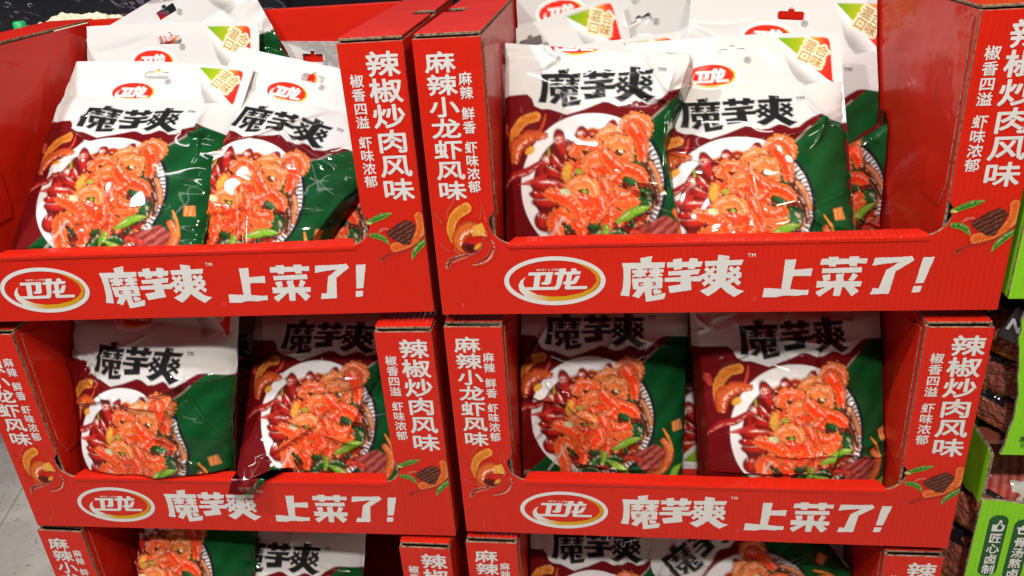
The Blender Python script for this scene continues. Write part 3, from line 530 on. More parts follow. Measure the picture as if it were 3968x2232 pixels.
def floor_mat():
    m, nt, p = new_mat('shop_floor')
    N, Lk = nt.nodes, nt.links
    tc = N.new('ShaderNodeTexCoord')
    a = N.new('ShaderNodeTexNoise'); a.inputs['Scale'].default_value = 6; a.inputs['Detail'].default_value = 8
    v = N.new('ShaderNodeTexNoise'); v.inputs['Scale'].default_value = 85; v.inputs['Detail'].default_value = 2
    for n in (a, v): Lk.new(tc.outputs['Object'], n.inputs['Vector'])
    c1 = N.new('ShaderNodeValToRGB'); c1.color_ramp.elements[0].color = (.50, .455, .39, 1); c1.color_ramp.elements[1].color = (.72, .67, .585, 1)
    c1.color_ramp.elements[0].position = .3; c1.color_ramp.elements[1].position = .7
    Lk.new(a.outputs['Fac'], c1.inputs[0])
    c2 = N.new('ShaderNodeValToRGB'); c2.color_ramp.elements[0].position = .30; c2.color_ramp.elements[1].position = .38
    c2.color_ramp.elements[0].color = (.45, .43, .4, 1); c2.color_ramp.elements[1].color = (1, 1, 1, 1)
    Lk.new(v.outputs['Fac'], c2.inputs[0])
    mx = N.new('ShaderNodeMixRGB'); mx.blend_type = 'MULTIPLY'; mx.inputs[0].default_value = .8
    Lk.new(c1.outputs[0], mx.inputs[1]); Lk.new(c2.outputs[0], mx.inputs[2])
    br = N.new('ShaderNodeTexBrick'); br.offset = 0.0; br.inputs['Scale'].default_value = 1.0
    br.inputs['Brick Width'].default_value = .8; br.inputs['Row Height'].default_value = .8; br.inputs['Mortar Size'].default_value = .003
    br.inputs['Color1'].default_value = br.inputs['Color2'].default_value = (1, 1, 1, 1); br.inputs['Mortar'].default_value = (.68, .66, .62, 1)
    mp = N.new('ShaderNodeMapping'); mp.inputs['Rotation'].default_value[2] = -.14; mp.inputs['Location'].default_value = (.35, .1, 0)
    Lk.new(tc.outputs['Object'], mp.inputs[0]); Lk.new(mp.outputs[0], br.inputs['Vector'])
    m2 = N.new('ShaderNodeMixRGB'); m2.blend_type = 'MULTIPLY'; m2.inputs[0].default_value = 1
    Lk.new(mx.outputs[0], m2.inputs[1]); Lk.new(br.outputs['Color'], m2.inputs[2])
    Lk.new(m2.outputs[0], p.inputs['Base Color']); p.inputs['Roughness'].default_value = .55
    return m
FLOORM = floor_mat()
BLACKM = plain('black_plastic', (.012, .012, .014), .35, .2)

# ------------------------------------------------------------------ where the trays stand
W, H, PW, LIP = .56, .2926, .0640, .0803
D = .335
Z0 = -.4039
TR = {  # front centre x, y, turn, lift, how far the shell reaches below the front panel
 'L0': (-.3648, .8211, -.1038, .0085, .010), 'L1': (-.3684, .8167, -.1345, -.0033, .003), 'L2': (-.3756, .8130, -.1609, -.0076, 0), 'L3': (-.3770, .8060, -.1600, -.0076, 0),
 'R0': (.2011, .7419, -.1343, .0103, .0085), 'R1': (.1994, .7408, -.1501, -.0002, .006), 'R2': (.1973, .7388, -.1436, -.0078, 0), 'R3': (.1960, .7340, -.1409, -.0078, 0)}
def tray_matrix(k):
    x, y, w, dz, _ = TR[k]
    return Matrix.Translation((x, y, Z0 - int(k[1]) * H + dz)) @ Matrix.Rotation(w, 4, 'Z') @ Matrix.Translation((-W / 2, 0, 0))

# floor
fz = Z0 - 3 * H - .012
bm_ = pydata('floor', [(-6, -4, fz - .115), (6, -4, fz - .115), (6, 8, fz - .115), (-6, 8, fz - .115)], [(0, 1, 2, 3)], [FLOORM])
link('floor', bm_, kind='structure')

# ------------------------------------------------------------------ flat prints shared by all trays
def flat_mesh(name, fn, x0, x1, y0, y1, step, mats, ypos=-.0004, colfn=None):
    vs, fs = march(fn, x0, x1, y0, y1, step)
    me = pydata(name, [(a, ypos, b) for a, b in vs], fs, mats)
    if colfn is not None:
        at = me.color_attributes.new('print', 'FLOAT_COLOR', 'POINT')
        c = np.ones((len(vs), 4), np.float32); c[:, :3] = colfn(np.array([q[0] for q in vs]), np.array([q[1] for q in vs]))
        at.data.foreach_set('color', c.ravel())
    return me

# product name on the lip: crop pixels -> tray metres
kx = .1247 / 2200.0
def nm_px(a, b): return (a - .1895) / kx + 105, (.0649 - b) / (.0515 / 810) + 150
def name_face(a, b):
    px, py = nm_px(a, b); return (name_fn(px, py) + (vnoise(px / 14, py / 14, 2) - .5) * 8) * kx
def tm_mask(a, b):
    gl = line_glyphs('TM', .3150, .0620, .0038)
    d = np.full(a.shape, -1e9)
    for c in gl: d = np.maximum(d, sdf_contours(a, b, c))
    return d + .0001
ME_NAME = flat_mesh('lettering', lambda a, b: np.maximum(name_face(a, b), tm_mask(a, b)), .186, .325, .011, .068, .0006, [WHITE])
def serve_face(a, b):
    k = .1598 / 2382
    px = (a - .3324) / k + 110; py = (.0609 - b) / (.0440 / 558) + 125
    return serve_fn(px, py) * k
ME_SERVE = flat_mesh('lettering', serve_face, .330, .495, .0145, .0635, .0007, [WHITE])
lk = .1050 / 2190
def lg_px(a, b): return (a - .0695) / lk + 195, (.0663 - b) / (.0557 / 1051) + 187
def ell(px, py, cx, cy, rx, ry): return (1 - np.hypot((px - cx) / rx, (py - cy) / ry)) * min(rx, ry)
def logo_face(a, b):
    px, py = lg_px(a, b)
    d = np.minimum(ell(px, py, 1290, 713, 1095, 526), -ell(px, py, 1290, 710, 990, 437))
    d = np.maximum(d, np.minimum(sdf_contours(px, py, [SWOOSH]), ell(px, py, 1290, 710, 985, 470) + 6))
    for c in LOGO_MARK: d = np.maximum(d, sdf_contours(px, py, [c]))
    d = d * lk
    for c in line_glyphs('WEI-LONG', .0695 + (895 - 195) * lk, .0663 - (495 - 187) * (.0557 / 1051), .0026, .25, 1.42): d = np.maximum(d, sdf_contours(a, b, c) + .00008)
    return d
def logo_cols(a, b):
    px, py = lg_px(a, b)
    c = np.tile(np.array((.60, .59, .575)), (a.size, 1))
    on = (sdf_contours(px, py, [SWOOSH]) > -10) & (ell(px, py, 1290, 710, 985, 432) > -8)
    mk = np.full(a.shape, -1e9)
    for q in LOGO_MARK: mk = np.maximum(mk, sdf_contours(px, py, [q]))
    on &= mk < 0
    c[on] = swoosh_col(px)[on]
    return c
ME_LOGO = flat_mesh('brand_logo', logo_face, .0675, .1770, .0085, .0685, .0006, [PRINT], colfn=logo_cols)

def column(chars, x, ztop, w, pitch, bold, gaps=()):
    out = []; z = ztop
    for i, ch in enumerate(chars):
        out.append(place_glyph(ch, x, z - pitch * .97, w, pitch * .97))
        z -= pitch
        if i in gaps: z -= pitch * .5
    def fn(a, b):
        d = np.full(a.shape, -1e9)
        for c in out:
            xs = [p[0] for k in c for p in k]; ys = [p[1] for k in c for p in k]
            m = np.nonzero((a > min(xs) - .004) & (a < max(xs) + .004) & (b > min(ys) - .004) & (b < max(ys) + .004))[0]
            if m.size: d[m] = np.maximum(d[m], sdf_contours(a[m], b[m], c))
        return d + bold
    return fn
def text_mesh(chars, x, ztop, w, pitch, bold, step, gaps=()):
    zb = ztop - pitch * len(chars) - pitch * .5 * len(gaps) - .004
    return flat_mesh('lettering', column(chars, x, ztop, w, pitch, bold, gaps), x - .004, x + w + .004, zb, ztop + .004, step, [WHITE])
ME_T = [text_mesh('辣椒炒肉风味', .5215, .2780, .0335, .0251, .00062, .0004),
        text_mesh('椒香四溢虾味浓郁', .5040, .2575, .0138, .01345, .00026, .0003, (3,)),
        text_mesh('麻辣小龙虾风味', .0095, .2750, .0295, .0209, .00055, .0004),
        text_mesh('麻辣鲜香虾味浓郁', .0405, .2555, .0128, .01325, .00026, .0003, (1, 3))]

# food pictures printed at the foot of the pillars
def print_patch(name, x0, x1, z0, z1, step, painter, px_of, unit):
    nx = int((x1 - x0) / step) + 1; nz = int((z1 - z0) / step) + 1
    X, Z = np.meshgrid(x0 + np.arange(nx) * step, z0 + np.arange(nz) * step)
    x, z = X.ravel(), Z.ravel()
    px, py = px_of(x, z)
    P = Paint(px, py, step * unit * 1.2)
    P.rgb[:] = (.52, .0125, .0038)
    painter(P)
    idx = np.arange(nx * nz).reshape(nz, nx)
    q = np.stack([idx[:-1, :-1], idx[:-1, 1:], idx[1:, 1:], idx[1:, :-1]], -1).reshape(-1, 4)
    q = q[P.a[q].max(1) > .05]
    used = np.unique(q); rm = np.full(nx * nz, -1); rm[used] = np.arange(used.size)
    co = np.stack([x, np.full(x.size, -.0004), z], 1)[used]
    me = build_mesh(name, co, rm[q], P.rgb[used], None, [PRINT])
    return me
ORANGE, PEACH, DKRED = (.62, .13, .015), (.72, .30, .07), (.10, .006, .004)
def shrimp_print(P):
    P.tube([(530,60),(470,170),(370,280),(360,420)], 16, (.42,.05,.02), (.5,.12,.06), shadow=0, alpha=.7)
    P.tube([(120,330),(170,400),(220,490)], [34,22,26], (.38,.06,.03), (.3,.02,.01), shadow=0, ruffle=14)
    P.tube([(760,230),(560,330),(440,480),(400,640),(440,800)], [95,95,85,80,70], (.66,.20,.02), (.74,.34,.06), ruffle=16, shadow=.2, ridge=26)
    P.tube([(1090,700),(900,610),(720,610),(560,740),(540,900),(640,1000)], [70,130,150,130,120,60], (.60,.12,.015), (.36,.035,.01), ruffle=30, shadow=.3, hl=.9)
    P.poly([(860,560),(1050,500),(1110,660),(1050,730),(830,740)], (.62,.22,.02), .9, (.74,.45,.10))
    P.ell((760,960), 190, 95, .2, (.06,.006,.006), (.14,.012,.008))
    P.ell((920,930), 100, 45, -.6, (.70,.34,.03), (.5,.12,.02))
    P.tube([(260,1290),(330,1180),(600,1090),(800,1080),(980,970),(1080,740)], [60,50,34,20,14,10], (.20,.015,.012), (.42,.10,.06), shadow=.15, hl=.5)
    P.tube([(360,1220),(560,1160),(700,1120)], 12, (.5,.14,.08), shadow=0)
    P.tube([(1215,830),(1230,960),(1130,1130),(950,1230),(730,1275)], [30,60,70,50,14], (.30,.012,.010), (.50,.06,.03), shadow=.15, hl=.7)
    P.tube([(150,880),(240,960),(360,1030)], [14,22,6], (.40,.05,.03), shadow=0)
    P.tube([(1060,140),(1100,280),(1130,480)], [5,9,14], (.5,.08,.04), shadow=0)
    P.tube([(1040,240),(1030,380),(990,460)], [9,14,5], (.46,.06,.03), shadow=0)
    P.tube([(440,1000),(440,960),(430,1010),(540,1050)], 10, (.5,.1,.05), shadow=0)
def meat_print(P):
    P.tube([(1650,210),(1680,380),(1640,540),(1480,700),(1120,800)], [80,90,85,70,90], (.58,.10,.015), (.62,.18,.05), ruffle=10, shadow=.15, ridge=0)
    P.tube([(1730,300),(1720,460),(1650,600)], [20,26,14], (.66,.24,.08), shadow=0, ridge=14)
    P.tube([(1830,330),(1740,560),(1560,740),(1300,880),(1000,940),(840,1040)], [12,22,24,20,24,52], (.22,.012,.01), (.45,.06,.03), shadow=.15)
    P.poly([(980,510),(1100,430),(1200,350),(1420,255),(1500,300),(1580,370),(1520,560),(1420,760),(1300,760),(1120,660),(1040,600)], (.045,.010,.008), 1, (.22,.075,.05),
           lambda x, y: np.clip(.5 + .5 * np.sin(x / 26 + y / 15 + 4 * fbm(x / 70, y / 70, 3)), 0, 1) * fbm(x / 30, y / 30, 7))
    P.tube([(860,480),(920,440),(1030,430)], [24,36,20], (.50,.12,.09), (.42,.04,.03), ruffle=30, shadow=0)
    for pth, r in (([(660,300),(800,240),(960,180),(1130,135)], [34,52,62,18]), ([(700,550),(820,570),(920,620),(1010,730)], [44,56,50,18]), ([(1425,1050),(1480,920),(1620,770),(1780,640)], [10,50,62,20])):
        P.tube(pth, r, (.030,.17,.012), (.055,.26,.03), shadow=.12, hl=.5)
    P.ell((690,305), 50, 24, .2, (.45,.60,.22))
    P.tube([(1830,40),(1850,130),(1830,330)], [10,16,10], (.5,.08,.03), shadow=0)
    P.poly([(1880,10),(1960,-90),(2010,-20),(1930,60)], (.30,.09,.03), .8, (.12,.02,.01))
u1 = 1449 / .0729
ME_SHRIMP = print_patch('food_print', .0005, .0660, .050, .1365, .0006, shrimp_print, lambda x, z: ((x + .0015) * u1, (.1347 - z) * 1449 / .0871), u1)
u2 = 2067 / .1137
ME_MEAT = print_patch('food_print', .4965, .5595, .050, .1275, .0006, meat_print, lambda x, z: ((x - .4647) * u2, (.1226 - z) * 1449 / .0822), u2)

# ------------------------------------------------------------------ cardboard trays
def front_poly():
    a = PW; n = 9
    left = [(a, H - .006), (a, .116), (a - .006, .108), (a - .006, .104)]
    arc = [(a - .006 + (.0743 - a + .016) * (1 - math.cos(t)), .104 - (.104 - LIP) * math.sin(t)) for t in np.linspace(.15, math.pi / 2, n)]
    half = left + arc
    pts = [(0, 0), (0, H - .006)] + half + [(W - x, z) for x, z in half[::-1]] + [(W, H - .006), (W, 0)]
    return pts
FP = front_poly()
TH = .0032
def make_tray(k, label):
    t = empty('display_tray', tray_matrix(k), label, 'display box', 'red display trays stacked in two columns')
    rr = random.Random(sum(map(ord, k))); dr = TR[k][4]
    prism('front_panel', FP, 'y', 0, TH, [RED, KRAFT], t)
    # folded lip along the front opening
    x0, x1 = .0760, W - .0760
    n = 64; vs = []; fs = []
    for i in range(n + 1):
        f = i / n; x = x0 + (x1 - x0) * f; w = .0009 * math.sin(f * 7 + rr.random() * .3) + .0007 * (rr.random() - .5); v = .0005 * (rr.random() - .5) - .0004 * math.sin(f * 5)
        ins = .0 if 0 < i < n else 0
        prof = [(-.0010, LIP - .0042), (-.0012 + v, LIP - .0010), (-.0004 + v, LIP + .0006 + w * .5), (.0030, LIP + .0014 + w), (.0165, LIP + .0012 + w), (.0180, LIP - .0004), (.0182, LIP - .012), (.0184, .004), (.0166, .004), (.0160, LIP - .004), (.0034, LIP - .004)]
        sh = (.006 if i == 0 else (-.006 if i == n else 0))
        vs += [(x + sh * min(1, max(0, a / .0165)), a, b) for a, b in prof]
    m = len(prof)
    for i in range(n):
        for j in range(m):
            j2 = (j + 1) % m
            fs.append((i * m + j, (i + 1) * m + j, (i + 1) * m + j2, i * m + j2))
    fs.append(tuple(range(m))[::-1]); fs.append(tuple(n * m + q for q in range(m)))
    me = pydata('lip', vs, fs, [RED, KRAFT], [0] * (n * m) + [1, 1])
    link('lip', me, t)
    hs = H - .006
    yb = D
    for s in (0, 1):
        mx = (lambda a: a) if s == 0 else (lambda a: W - a)
        def yz(nm, xa, xb, poly):
            return prism(nm, poly, 'x', min(mx(xa), mx(xb)), max(mx(xa), mx(xb)), [RED, KRAFT], t)
        yz('side_wall', 0, TH, [(.0125, -dr), (yb, -dr), (yb, hs), (TH, hs), (TH, 0), (.0125, 0)])
        yz('inner_wall', PW - TH, PW, [(TH + .001, 0), (yb, 0), (yb, hs), (TH + .001, hs)])
        yz('glue_flap', PW, PW + .0014, [(.010, .13), (.020, .105), (.062, .105), (.066, .12), (.066, hs - .040), (.052, hs - .016), (.012, hs - .006)])
        # top cap, with the hand slot cut where it folds over the outer side
        zt = hs + .0012
        cap = [(.001, .005), (PW - .002, .0045), (PW, .0065), (PW, yb), (0, yb), (0, .200), (.020, .200), (.0225, .1975), (.0225, .1675), (.020, .165), (0, .165)]
        cap = [(mx(a), b) for a, b in cap]
        if s: cap = cap[::-1]
        cp = prism('top_cap', cap, 'z', zt, zt + .0030, [RED, KRAFT], t)
        for f in cp.data.polygons:
            if f.material_index == 1 and not (abs(f.normal.y) > .6 and f.center.y < .01) and not (.16 < f.center.y < .205): f.material_index = 0
    prism('back_panel', [(PW, -dr), (W - PW, -dr), (W - PW, hs + .003), (PW, hs + .003)], 'y', yb - .015, yb, [RED, RED], t)
    bx('base_panel', PW, W - PW, .0186, yb - .0152, -dr + .0005, .003, [RED, RED], t)
    for nm, me in (('lettering', ME_NAME), ('lettering', ME_SERVE), ('brand_logo', ME_LOGO), ('lettering', ME_T[0]), ('lettering', ME_T[1]), ('lettering', ME_T[2]), ('lettering', ME_T[3]), ('food_print', ME_SHRIMP), ('food_print', ME_MEAT)):
        link(nm, me, t)
    return t
make_tray('L0', 'red cardboard tray on top of the left stack, full of snack bags')
make_tray('L1', 'red tray in the middle of the left stack, bag corner over its lip')
make_tray('L2', 'red cardboard tray low in the left stack, cut off by the bottom of the picture')
make_tray('R0', 'red cardboard tray on top of the right stack, white bag tops standing above its rim')
make_tray('R1', 'red cardboard tray in the middle of the right stack, two bags side by side')
make_tray('R2', 'red cardboard tray low in the right stack beside the lower green carton')
for k, s in (('L3', 'left'), ('R3', 'right')):
    make_tray(k, 'red cardboard tray lowest in the %s stack, under the cut off one' % s)
for k, s in (('L3', 'left'), ('R3', 'right')):
    t = empty('pallet', tray_matrix(k) @ Matrix.Translation((0, 0, -.118)), 'dark plastic pallet under the %s stack of red trays' % s, 'pallet')
    bx('deck', -.005, W + .005, -.005, D + .01, .09, .116, [BLACKM], t)
    for a in (.02, W / 2 - .04, W - .10): bx('runner', a, a + .08, 0, D, -.0045, .089, [BLACKM], t)

# ------------------------------------------------------------------ snack bags
T = .125
U0, U1, V0, V1 = -.95, .95, -.82, 1.60
def bulge(u, w):
    a = np.clip(1 - np.abs(u / .93) ** 2.6, 0, 1)
    t = np.clip((w + .36) / 1.90, 0, 1)
    b = np.clip(np.sin(np.pi * t), 0, 1) ** .55
    return .030 * a ** .62 * b
def z2uv(X, Y): return ((X * .345 - 290) / 440, (99 + .345 * Y) / 440)
PLC = z2uv(800, 800)
WAVE = [(-.96, .05), (-.60, .05), (-.555, .09), (-.53, .16), (-.47, .19), (-.40, .195), (-.25, .25), (-.10, .20), (.05, .135), (.10, .14), (.18, .18), (.25, .17), (.33, .13), (.38, .14), (.43, .17), (.50, .155), (.56, .10), (.64, .045), (.70, .035), (.96, .05)]
def hole_sdf(u, w):
    a = np.hypot(np.maximum(np.abs(u) - .085, 0), w + .645)
    return np.maximum(.045 - a, .035 - np.hypot(u, w + .685))
def dish_f(u, w):
    X, Y = (u * 440 + 290) / .345, (w * 440 - 99) / .345
    return np.hypot((X - 800) / 765, (Y - 800) / 790)
def logo_uv(u, w):   # bag logo -> logo crop pixels
    return (u + .20) / (.5 / 2190) + 1290, (w + .43) / (.29 / 1051) + 713
FLAP = [(.40, -.776), (.80, -.776), (.835, -.768), (.852, -.75), (.86, -.72), (.86, -.32)]

def bag_art(u, w):
    px = 2.42 / 275
    soft_uv = px
    P = Paint(u.copy(), w.copy(), soft_uv)
    # maroon and green halves
    P.rgb[:] = (.118, .0028, .0040)
    n = fbm(u * 3, w * 3, 3)
    lin = (u - .62) * .52 + (w - .10) * .62      # dividing line
    line = (u - (.70 - (w - .05) * .98))
    g = np.clip(line / .02, 0, 1)
    leaf = np.clip(.5 + .5 * np.sin((u * .8 + w * .6) * 30 + n * 5), 0, 1)[:, None] * .35 + .75
    P.rgb = P.rgb * (1 - g[:, None]) + (np.array((.003, .060, .014)) * leaf) * g[:, None]
    P.tube([(.60, .15), (.42, .33)], .007, (.45, .42, .34), shadow=0)
    P.tube([(-.36, 1.50), (-.50, 1.62)], .02, (.5, .48, .42), shadow=0)
    # dish, in its own picture units
    X, Y = (u * 440 + 290) / .345, (w * 440 - 99) / .345
    Q = Paint(X, Y, px * 440 / .345); Q.rgb = P.rgb
    f = np.hypot((X - 800) / 765, (Y - 800) / 790); ang = np.degrees(np.arctan2(Y - 800, X - 800))
    allm = np.arange(X.size)
    right = np.clip((ang + 62) / 6, 0, 1) * np.clip((112 - ang) / 8, 0, 1)
    Q.blend(allm, np.clip((1.055 - f) / .02, 0, 1) * right * .95, (.012, .008, .012))
    Q.blend(allm, np.clip((1.0 - f) / .014, 0, 1), (.70, .68, .68))
    rim = np.clip((1 - f) / .012, 0, 1) * np.clip((f - .905) / .012, 0, 1) * right
    Q.blend(allm, rim * (np.sin(np.radians(ang) * 92) > -.1) * .85, (.05, .03, .05))
    wob = (fbm(X / 160, Y / 160, 12) - .5) * .16
    f2 = np.hypot((X - 850) / 640, (Y - 850) / 660) + wob
    Q.blend(allm, np.clip((1.03 - f2) / .06, 0, 1) * .9, (.50, .15, .02))
    nn = fbm(X / 60, Y / 60, 21)[:, None]
    Q.blend(allm, np.clip((.985 - f2) / .03, 0, 1), np.array((.16, .012, .006)) * (.5 + nn) + np.array((.10, .012, .0)) * (nn > .55))
    # scattered bits of sauce and herbs
    rr = random.Random(4)
    for i in range(120):
        a = rr.uniform(0, 6.283); r = math.sqrt(rr.random())
        cx, cy = 880 + 560 * r * math.cos(a), 870 + 590 * r * math.sin(a)
        c = rr.choice([(.42, .03, .008), (.30, .012, .006), (.05, .01, .006), (.52, .10, .02), (.012, .07, .018), (.46, .05, .02)] if cx > 750 or cy > 1150 else [(.46, .02, .008), (.36, .012, .006), (.55, .06, .02)])
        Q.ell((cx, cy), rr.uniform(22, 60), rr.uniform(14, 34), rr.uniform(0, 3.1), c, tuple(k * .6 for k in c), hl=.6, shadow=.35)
    Q.ell((430,720), 250, 430, .25, (.24,.010,.005), (.10,.006,.004))
    for i in range(46):
        cx, cy = rr.uniform(1040, 1440), rr.uniform(420, 1250)
        Q.ell((cx, cy), rr.uniform(26, 60), rr.uniform(16, 34), rr.uniform(0, 3.1), rr.choice([(.010,.050,.012), (.006,.022,.008), (.16,.012,.008), (.05,.010,.006), (.30,.03,.01), (.02,.075,.018)]), (.012,.008,.005), hl=.5, shadow=.4)
    for i in range(40):
        cx, cy = rr.uniform(480, 1250), rr.uniform(1180, 1560)
        Q.ell((cx, cy), rr.uniform(26, 62), rr.uniform(14, 30), rr.uniform(0, 3.1), rr.choice([(.010,.055,.012), (.006,.022,.008), (.22,.014,.008), (.36,.03,.012), (.06,.010,.006), (.02,.080,.018)]), (.014,.008,.005), hl=.6, shadow=.4)
    # brown stalks on the right
    Q.tube([(1340,420),(1390,640),(1480,860),(1500,1000)], [38,46,36,26], (.07,.018,.010), (.20,.06,.025), hl=.5)
    Q.tube([(1420,560),(1500,700),(1540,860)], [26,30,22], (.50,.20,.08), (.30,.06,.03))
    # crayfish tails
    CR, CE = (.44, .016, .009), (.13, .004, .004)
    for c, rx, ry, ro in (((480,370),80,185,-.32), ((690,290),70,130,-.05), ((920,320),60,140,.15), ((1000,190),62,100,.25), ((590,430),60,110,-.5), ((330,600),110,185,.35), ((440,680),170,90,.4),
                          ((350,800),215,88,.08), ((335,975),175,76,.0), ((310,1180),125,115,.2), ((240,900),110,52,.1), ((420,560),110,60,.9), ((520,620),80,60,.2)):
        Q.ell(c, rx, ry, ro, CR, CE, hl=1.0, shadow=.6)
    Q.tube([(340,470),(330,400)], 14, (.20,.24,.03), shadow=0)
    Q.poly([(-10,790),(140,735),(330,670),(300,760),(120,800)], (.42,.02,.012), .9)
    # greens
    for pth, r in (([(1230,440),(1270,520),(1300,600)], [50,60,36]), ([(1130,690),(1220,740),(1260,800)], [40,70,30]), ([(1300,880),(1370,930),(1400,990)], [60,100,50]), ([(760,1190),(850,1220),(930,1240)], [44,64,36]),
                   ([(820,1390),(900,1320),(980,1340)], [50,64,40]), ([(980,1330),(1080,1300),(1180,1330)], [40,54,30]), ([(700,1500),(820,1470),(900,1540)], [40,60,40]), ([(560,1220),(640,1250)], [40,30]), ([(1190,500),(1220,600),(1200,680)], [30,50,30])):
        Q.tube(pth, r, (.014,.085,.018), (.006,.030,.010), ruffle=24, shadow=.5, hl=.45)
    # konjac pieces: coral flesh, pale ruffled rims, heaped and curling over each other
    K1, K2 = (.76, .042, .006), (.66, .125, .030)
    PL, PR_ = (.64, .200, .050), (.70, .27, .080)
    def curl(path, r, pale=0.0, hl=.45):
        a = tuple(K1[q] * (1 - pale) + PL[q] * pale for q in range(3)); b = tuple(K2[q] * (1 - pale) + PR_[q] * pale for q in range(3))
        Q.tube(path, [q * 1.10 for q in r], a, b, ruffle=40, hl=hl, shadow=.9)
    rk = random.Random(12)
    for i in range(9):
        a = rk.uniform(0, 6.283); rr_ = math.sqrt(rk.random())
        cx, cy = 800 + 260 * rr_ * math.cos(a), 760 + 300 * rr_ * math.sin(a)
        t0 = rk.uniform(0, 6.28); L = rk.uniform(60, 120); k = rk.choice((-1, 1)) * rk.uniform(.5, 1.1)
        pth = [(cx + L * (math.cos(t0 + k * q) * q), cy + L * (math.sin(t0 + k * q) * q)) for q in (-1.1, -.4, .4, 1.1)]
        curl(pth, [34, 46, 46, 32], rk.choice((0, 0, 0, .2, .5)))
    curl([(880,300),(960,240),(1070,230),(1140,300)], [44, 66, 66, 46], .8)
    curl([(1150,130),(1250,90),(1350,150),(1370,260)], [50, 84, 84, 50], .45)
    Q.ell((1240,220), 120, 120, .3, K1, (.70,.10,.03), shadow=.4, hl=.4)
    curl([(1230,210),(1310,340),(1330,490)], [80, 74, 52])
    curl([(980,520),(970,420),(1050,340),(1160,350),(1210,430)], [50, 70, 76, 70, 44], .75)
    curl([(1210,430),(1180,520),(1080,550),(1010,500)], [44, 60, 60, 40], .5)
    Q.ell((1090,445), 40, 24, .5, (.10,.02,.01)); Q.ell((1108,438), 26, 16, .4, (.66,.54,.38))
    curl([(610,440),(670,365),(790,370),(890,440),(960,530)], [54, 70, 70, 74, 66], .25)
    curl([(560,590),(540,680),(570,770)], [50, 66, 46], .0, .2)
    Q.tube([(550,600),(535,680),(565,760)], [40, 56, 40], (.62,.30,.04), (.60,.22,.04), ruffle=30, shadow=.2)
    Q.ell((660,655), 36, 34, 0, (.26,.34,.03))
    Q.ell((930,640), 200, 165, .2, K1, (.62,.045,.014), shadow=.6, hl=.5)
    curl([(760,640),(760,550),(850,510),(930,560)], [50, 72, 70, 46], .5)
    curl([(960,500),(1060,600),(1180,630),(1290,670),(1345,725)], [70, 84, 74, 72, 54])
    curl([(800,700),(900,780),(1010,770),(1080,700)], [60, 96, 92, 54])
    curl([(930,800),(1040,890),(1150,930),(1245,880)], [76, 82, 74, 58], .15)
    curl([(1080,1000),(1170,1020),(1270,980)], [44, 62, 44], .35)
    curl([(930,820),(980,980),(985,1120),(970,1260)], [76, 74, 68, 50])
    curl([(850,900),(905,1040),(830,1130),(720,1100),(640,1000)], [76, 80, 76, 70, 52])
    Q.ell((735,965), 100, 64, .3, (.66,.05,.022), K1, shadow=.3, hl=.9)
    curl([(600,920),(590,820),(680,765),(790,790),(830,880)], [46, 62, 66, 62, 44], .7)
    Q.ell((712,868), 56, 22, .1, (.08,.02,.01)); Q.ell((728,872), 26, 15, .1, (.20,.40,.03))
    curl([(350,890),(460,920),(590,1000),(690,1150),(700,1330)], [56, 74, 72, 68, 44], .1)
    Q.ell((520,875), 56, 34, .3, (.50,.56,.30))
    curl([(570,1170),(480,1105),(405,1150),(405,1250),(455,1380),(490,1550)], [46, 60, 66, 70, 72, 58], .2)
    curl([(620,1220),(700,1290),(690,1390)], [40, 52, 38], .0)
    curl([(1060,1080),(1120,1130),(1100,1210)], [34, 44, 30], .1)
    # wet glints
    for i in range(46):
        cx, cy = rk.uniform(330, 1330), rk.uniform(180, 1350)
        if math.hypot(cx - 820, cy - 760) < 560: Q.ell((cx, cy), rk.uniform(9, 20), rk.uniform(6, 10), rk.uniform(0, 3.1), (.84, .52, .38), alpha=.6)
    # pepper slices
    for pth, r in (([(1080,1190),(1190,1120),(1300,1060),(1410,1035)], [20,50,46,14]), ([(1000,1350),(1110,1400),(1210,1470),(1280,1560)], [18,46,44,12]), ([(960,1250),(955,1330),(930,1400)], [34,38,18])):
        Q.tube(pth, r, (.17,.34,.018), (.10,.24,.015), shadow=.4, hl=.5)
    Q.tube([(500,1150),(250,1520)], 12, (.72,.66,.6), shadow=0, alpha=.8); Q.tube([(500,1150),(250,1520)], 6, (.1,.02,.02), shadow=0, alpha=.6)
    # meat slice and pepper curl on the green
    Q.poly([(1300,1230),(1420,1190),(1600,1110),(1720,1190),(1690,1380),(1570,1510),(1480,1500),(1340,1350)], (.20,.022,.020), 1, (.52,.13,.10),
           lambda x, y: np.clip(.5 + .5 * np.sin((x * .8 + y * .9) / 17 + 3 * fbm(x / 60, y / 60, 3)), 0, 1) * (.3 + .7 * fbm(x / 30, y / 30, 7)))
    Q.tube([(1230,1290),(1320,1300),(1420,1330)], [20,36,30], (.50,.05,.03), (.34,.02,.015), ruffle=30)
    Q.tube([(1690,1070),(1770,1190),(1750,1350),(1650,1500),(1540,1560)], [36,52,56,50,60], (.60,.13,.03), (.42,.06,.02), hl=.4, shadow=.3)
    Q.tube([(1690,920),(1740,1010),(1790,1120),(1800,1200)], [10,18,14,22], (.60,.20,.03), shadow=0)
    Q.poly([(1790,840),(1900,800),(1930,930),(1810,960)], (.55,.13,.03), 1, (.62,.28,.08), lambda x, y: np.clip(.5 + .5 * np.sin(x / 8), 0, 1))
    Q.tube([(1820,1560),(1850,1470),(1920,1390)], [40,46,12], (.22,.40,.03), (.12,.28,.02))
    # shrimp and chilli on the maroon
    Q.tube([(180,40),(40,90),(-60,230),(-80,400)], [56,60,52,40], (.58,.16,.02), (.62,.26,.05), ruffle=14, shadow=.1, ridge=20)
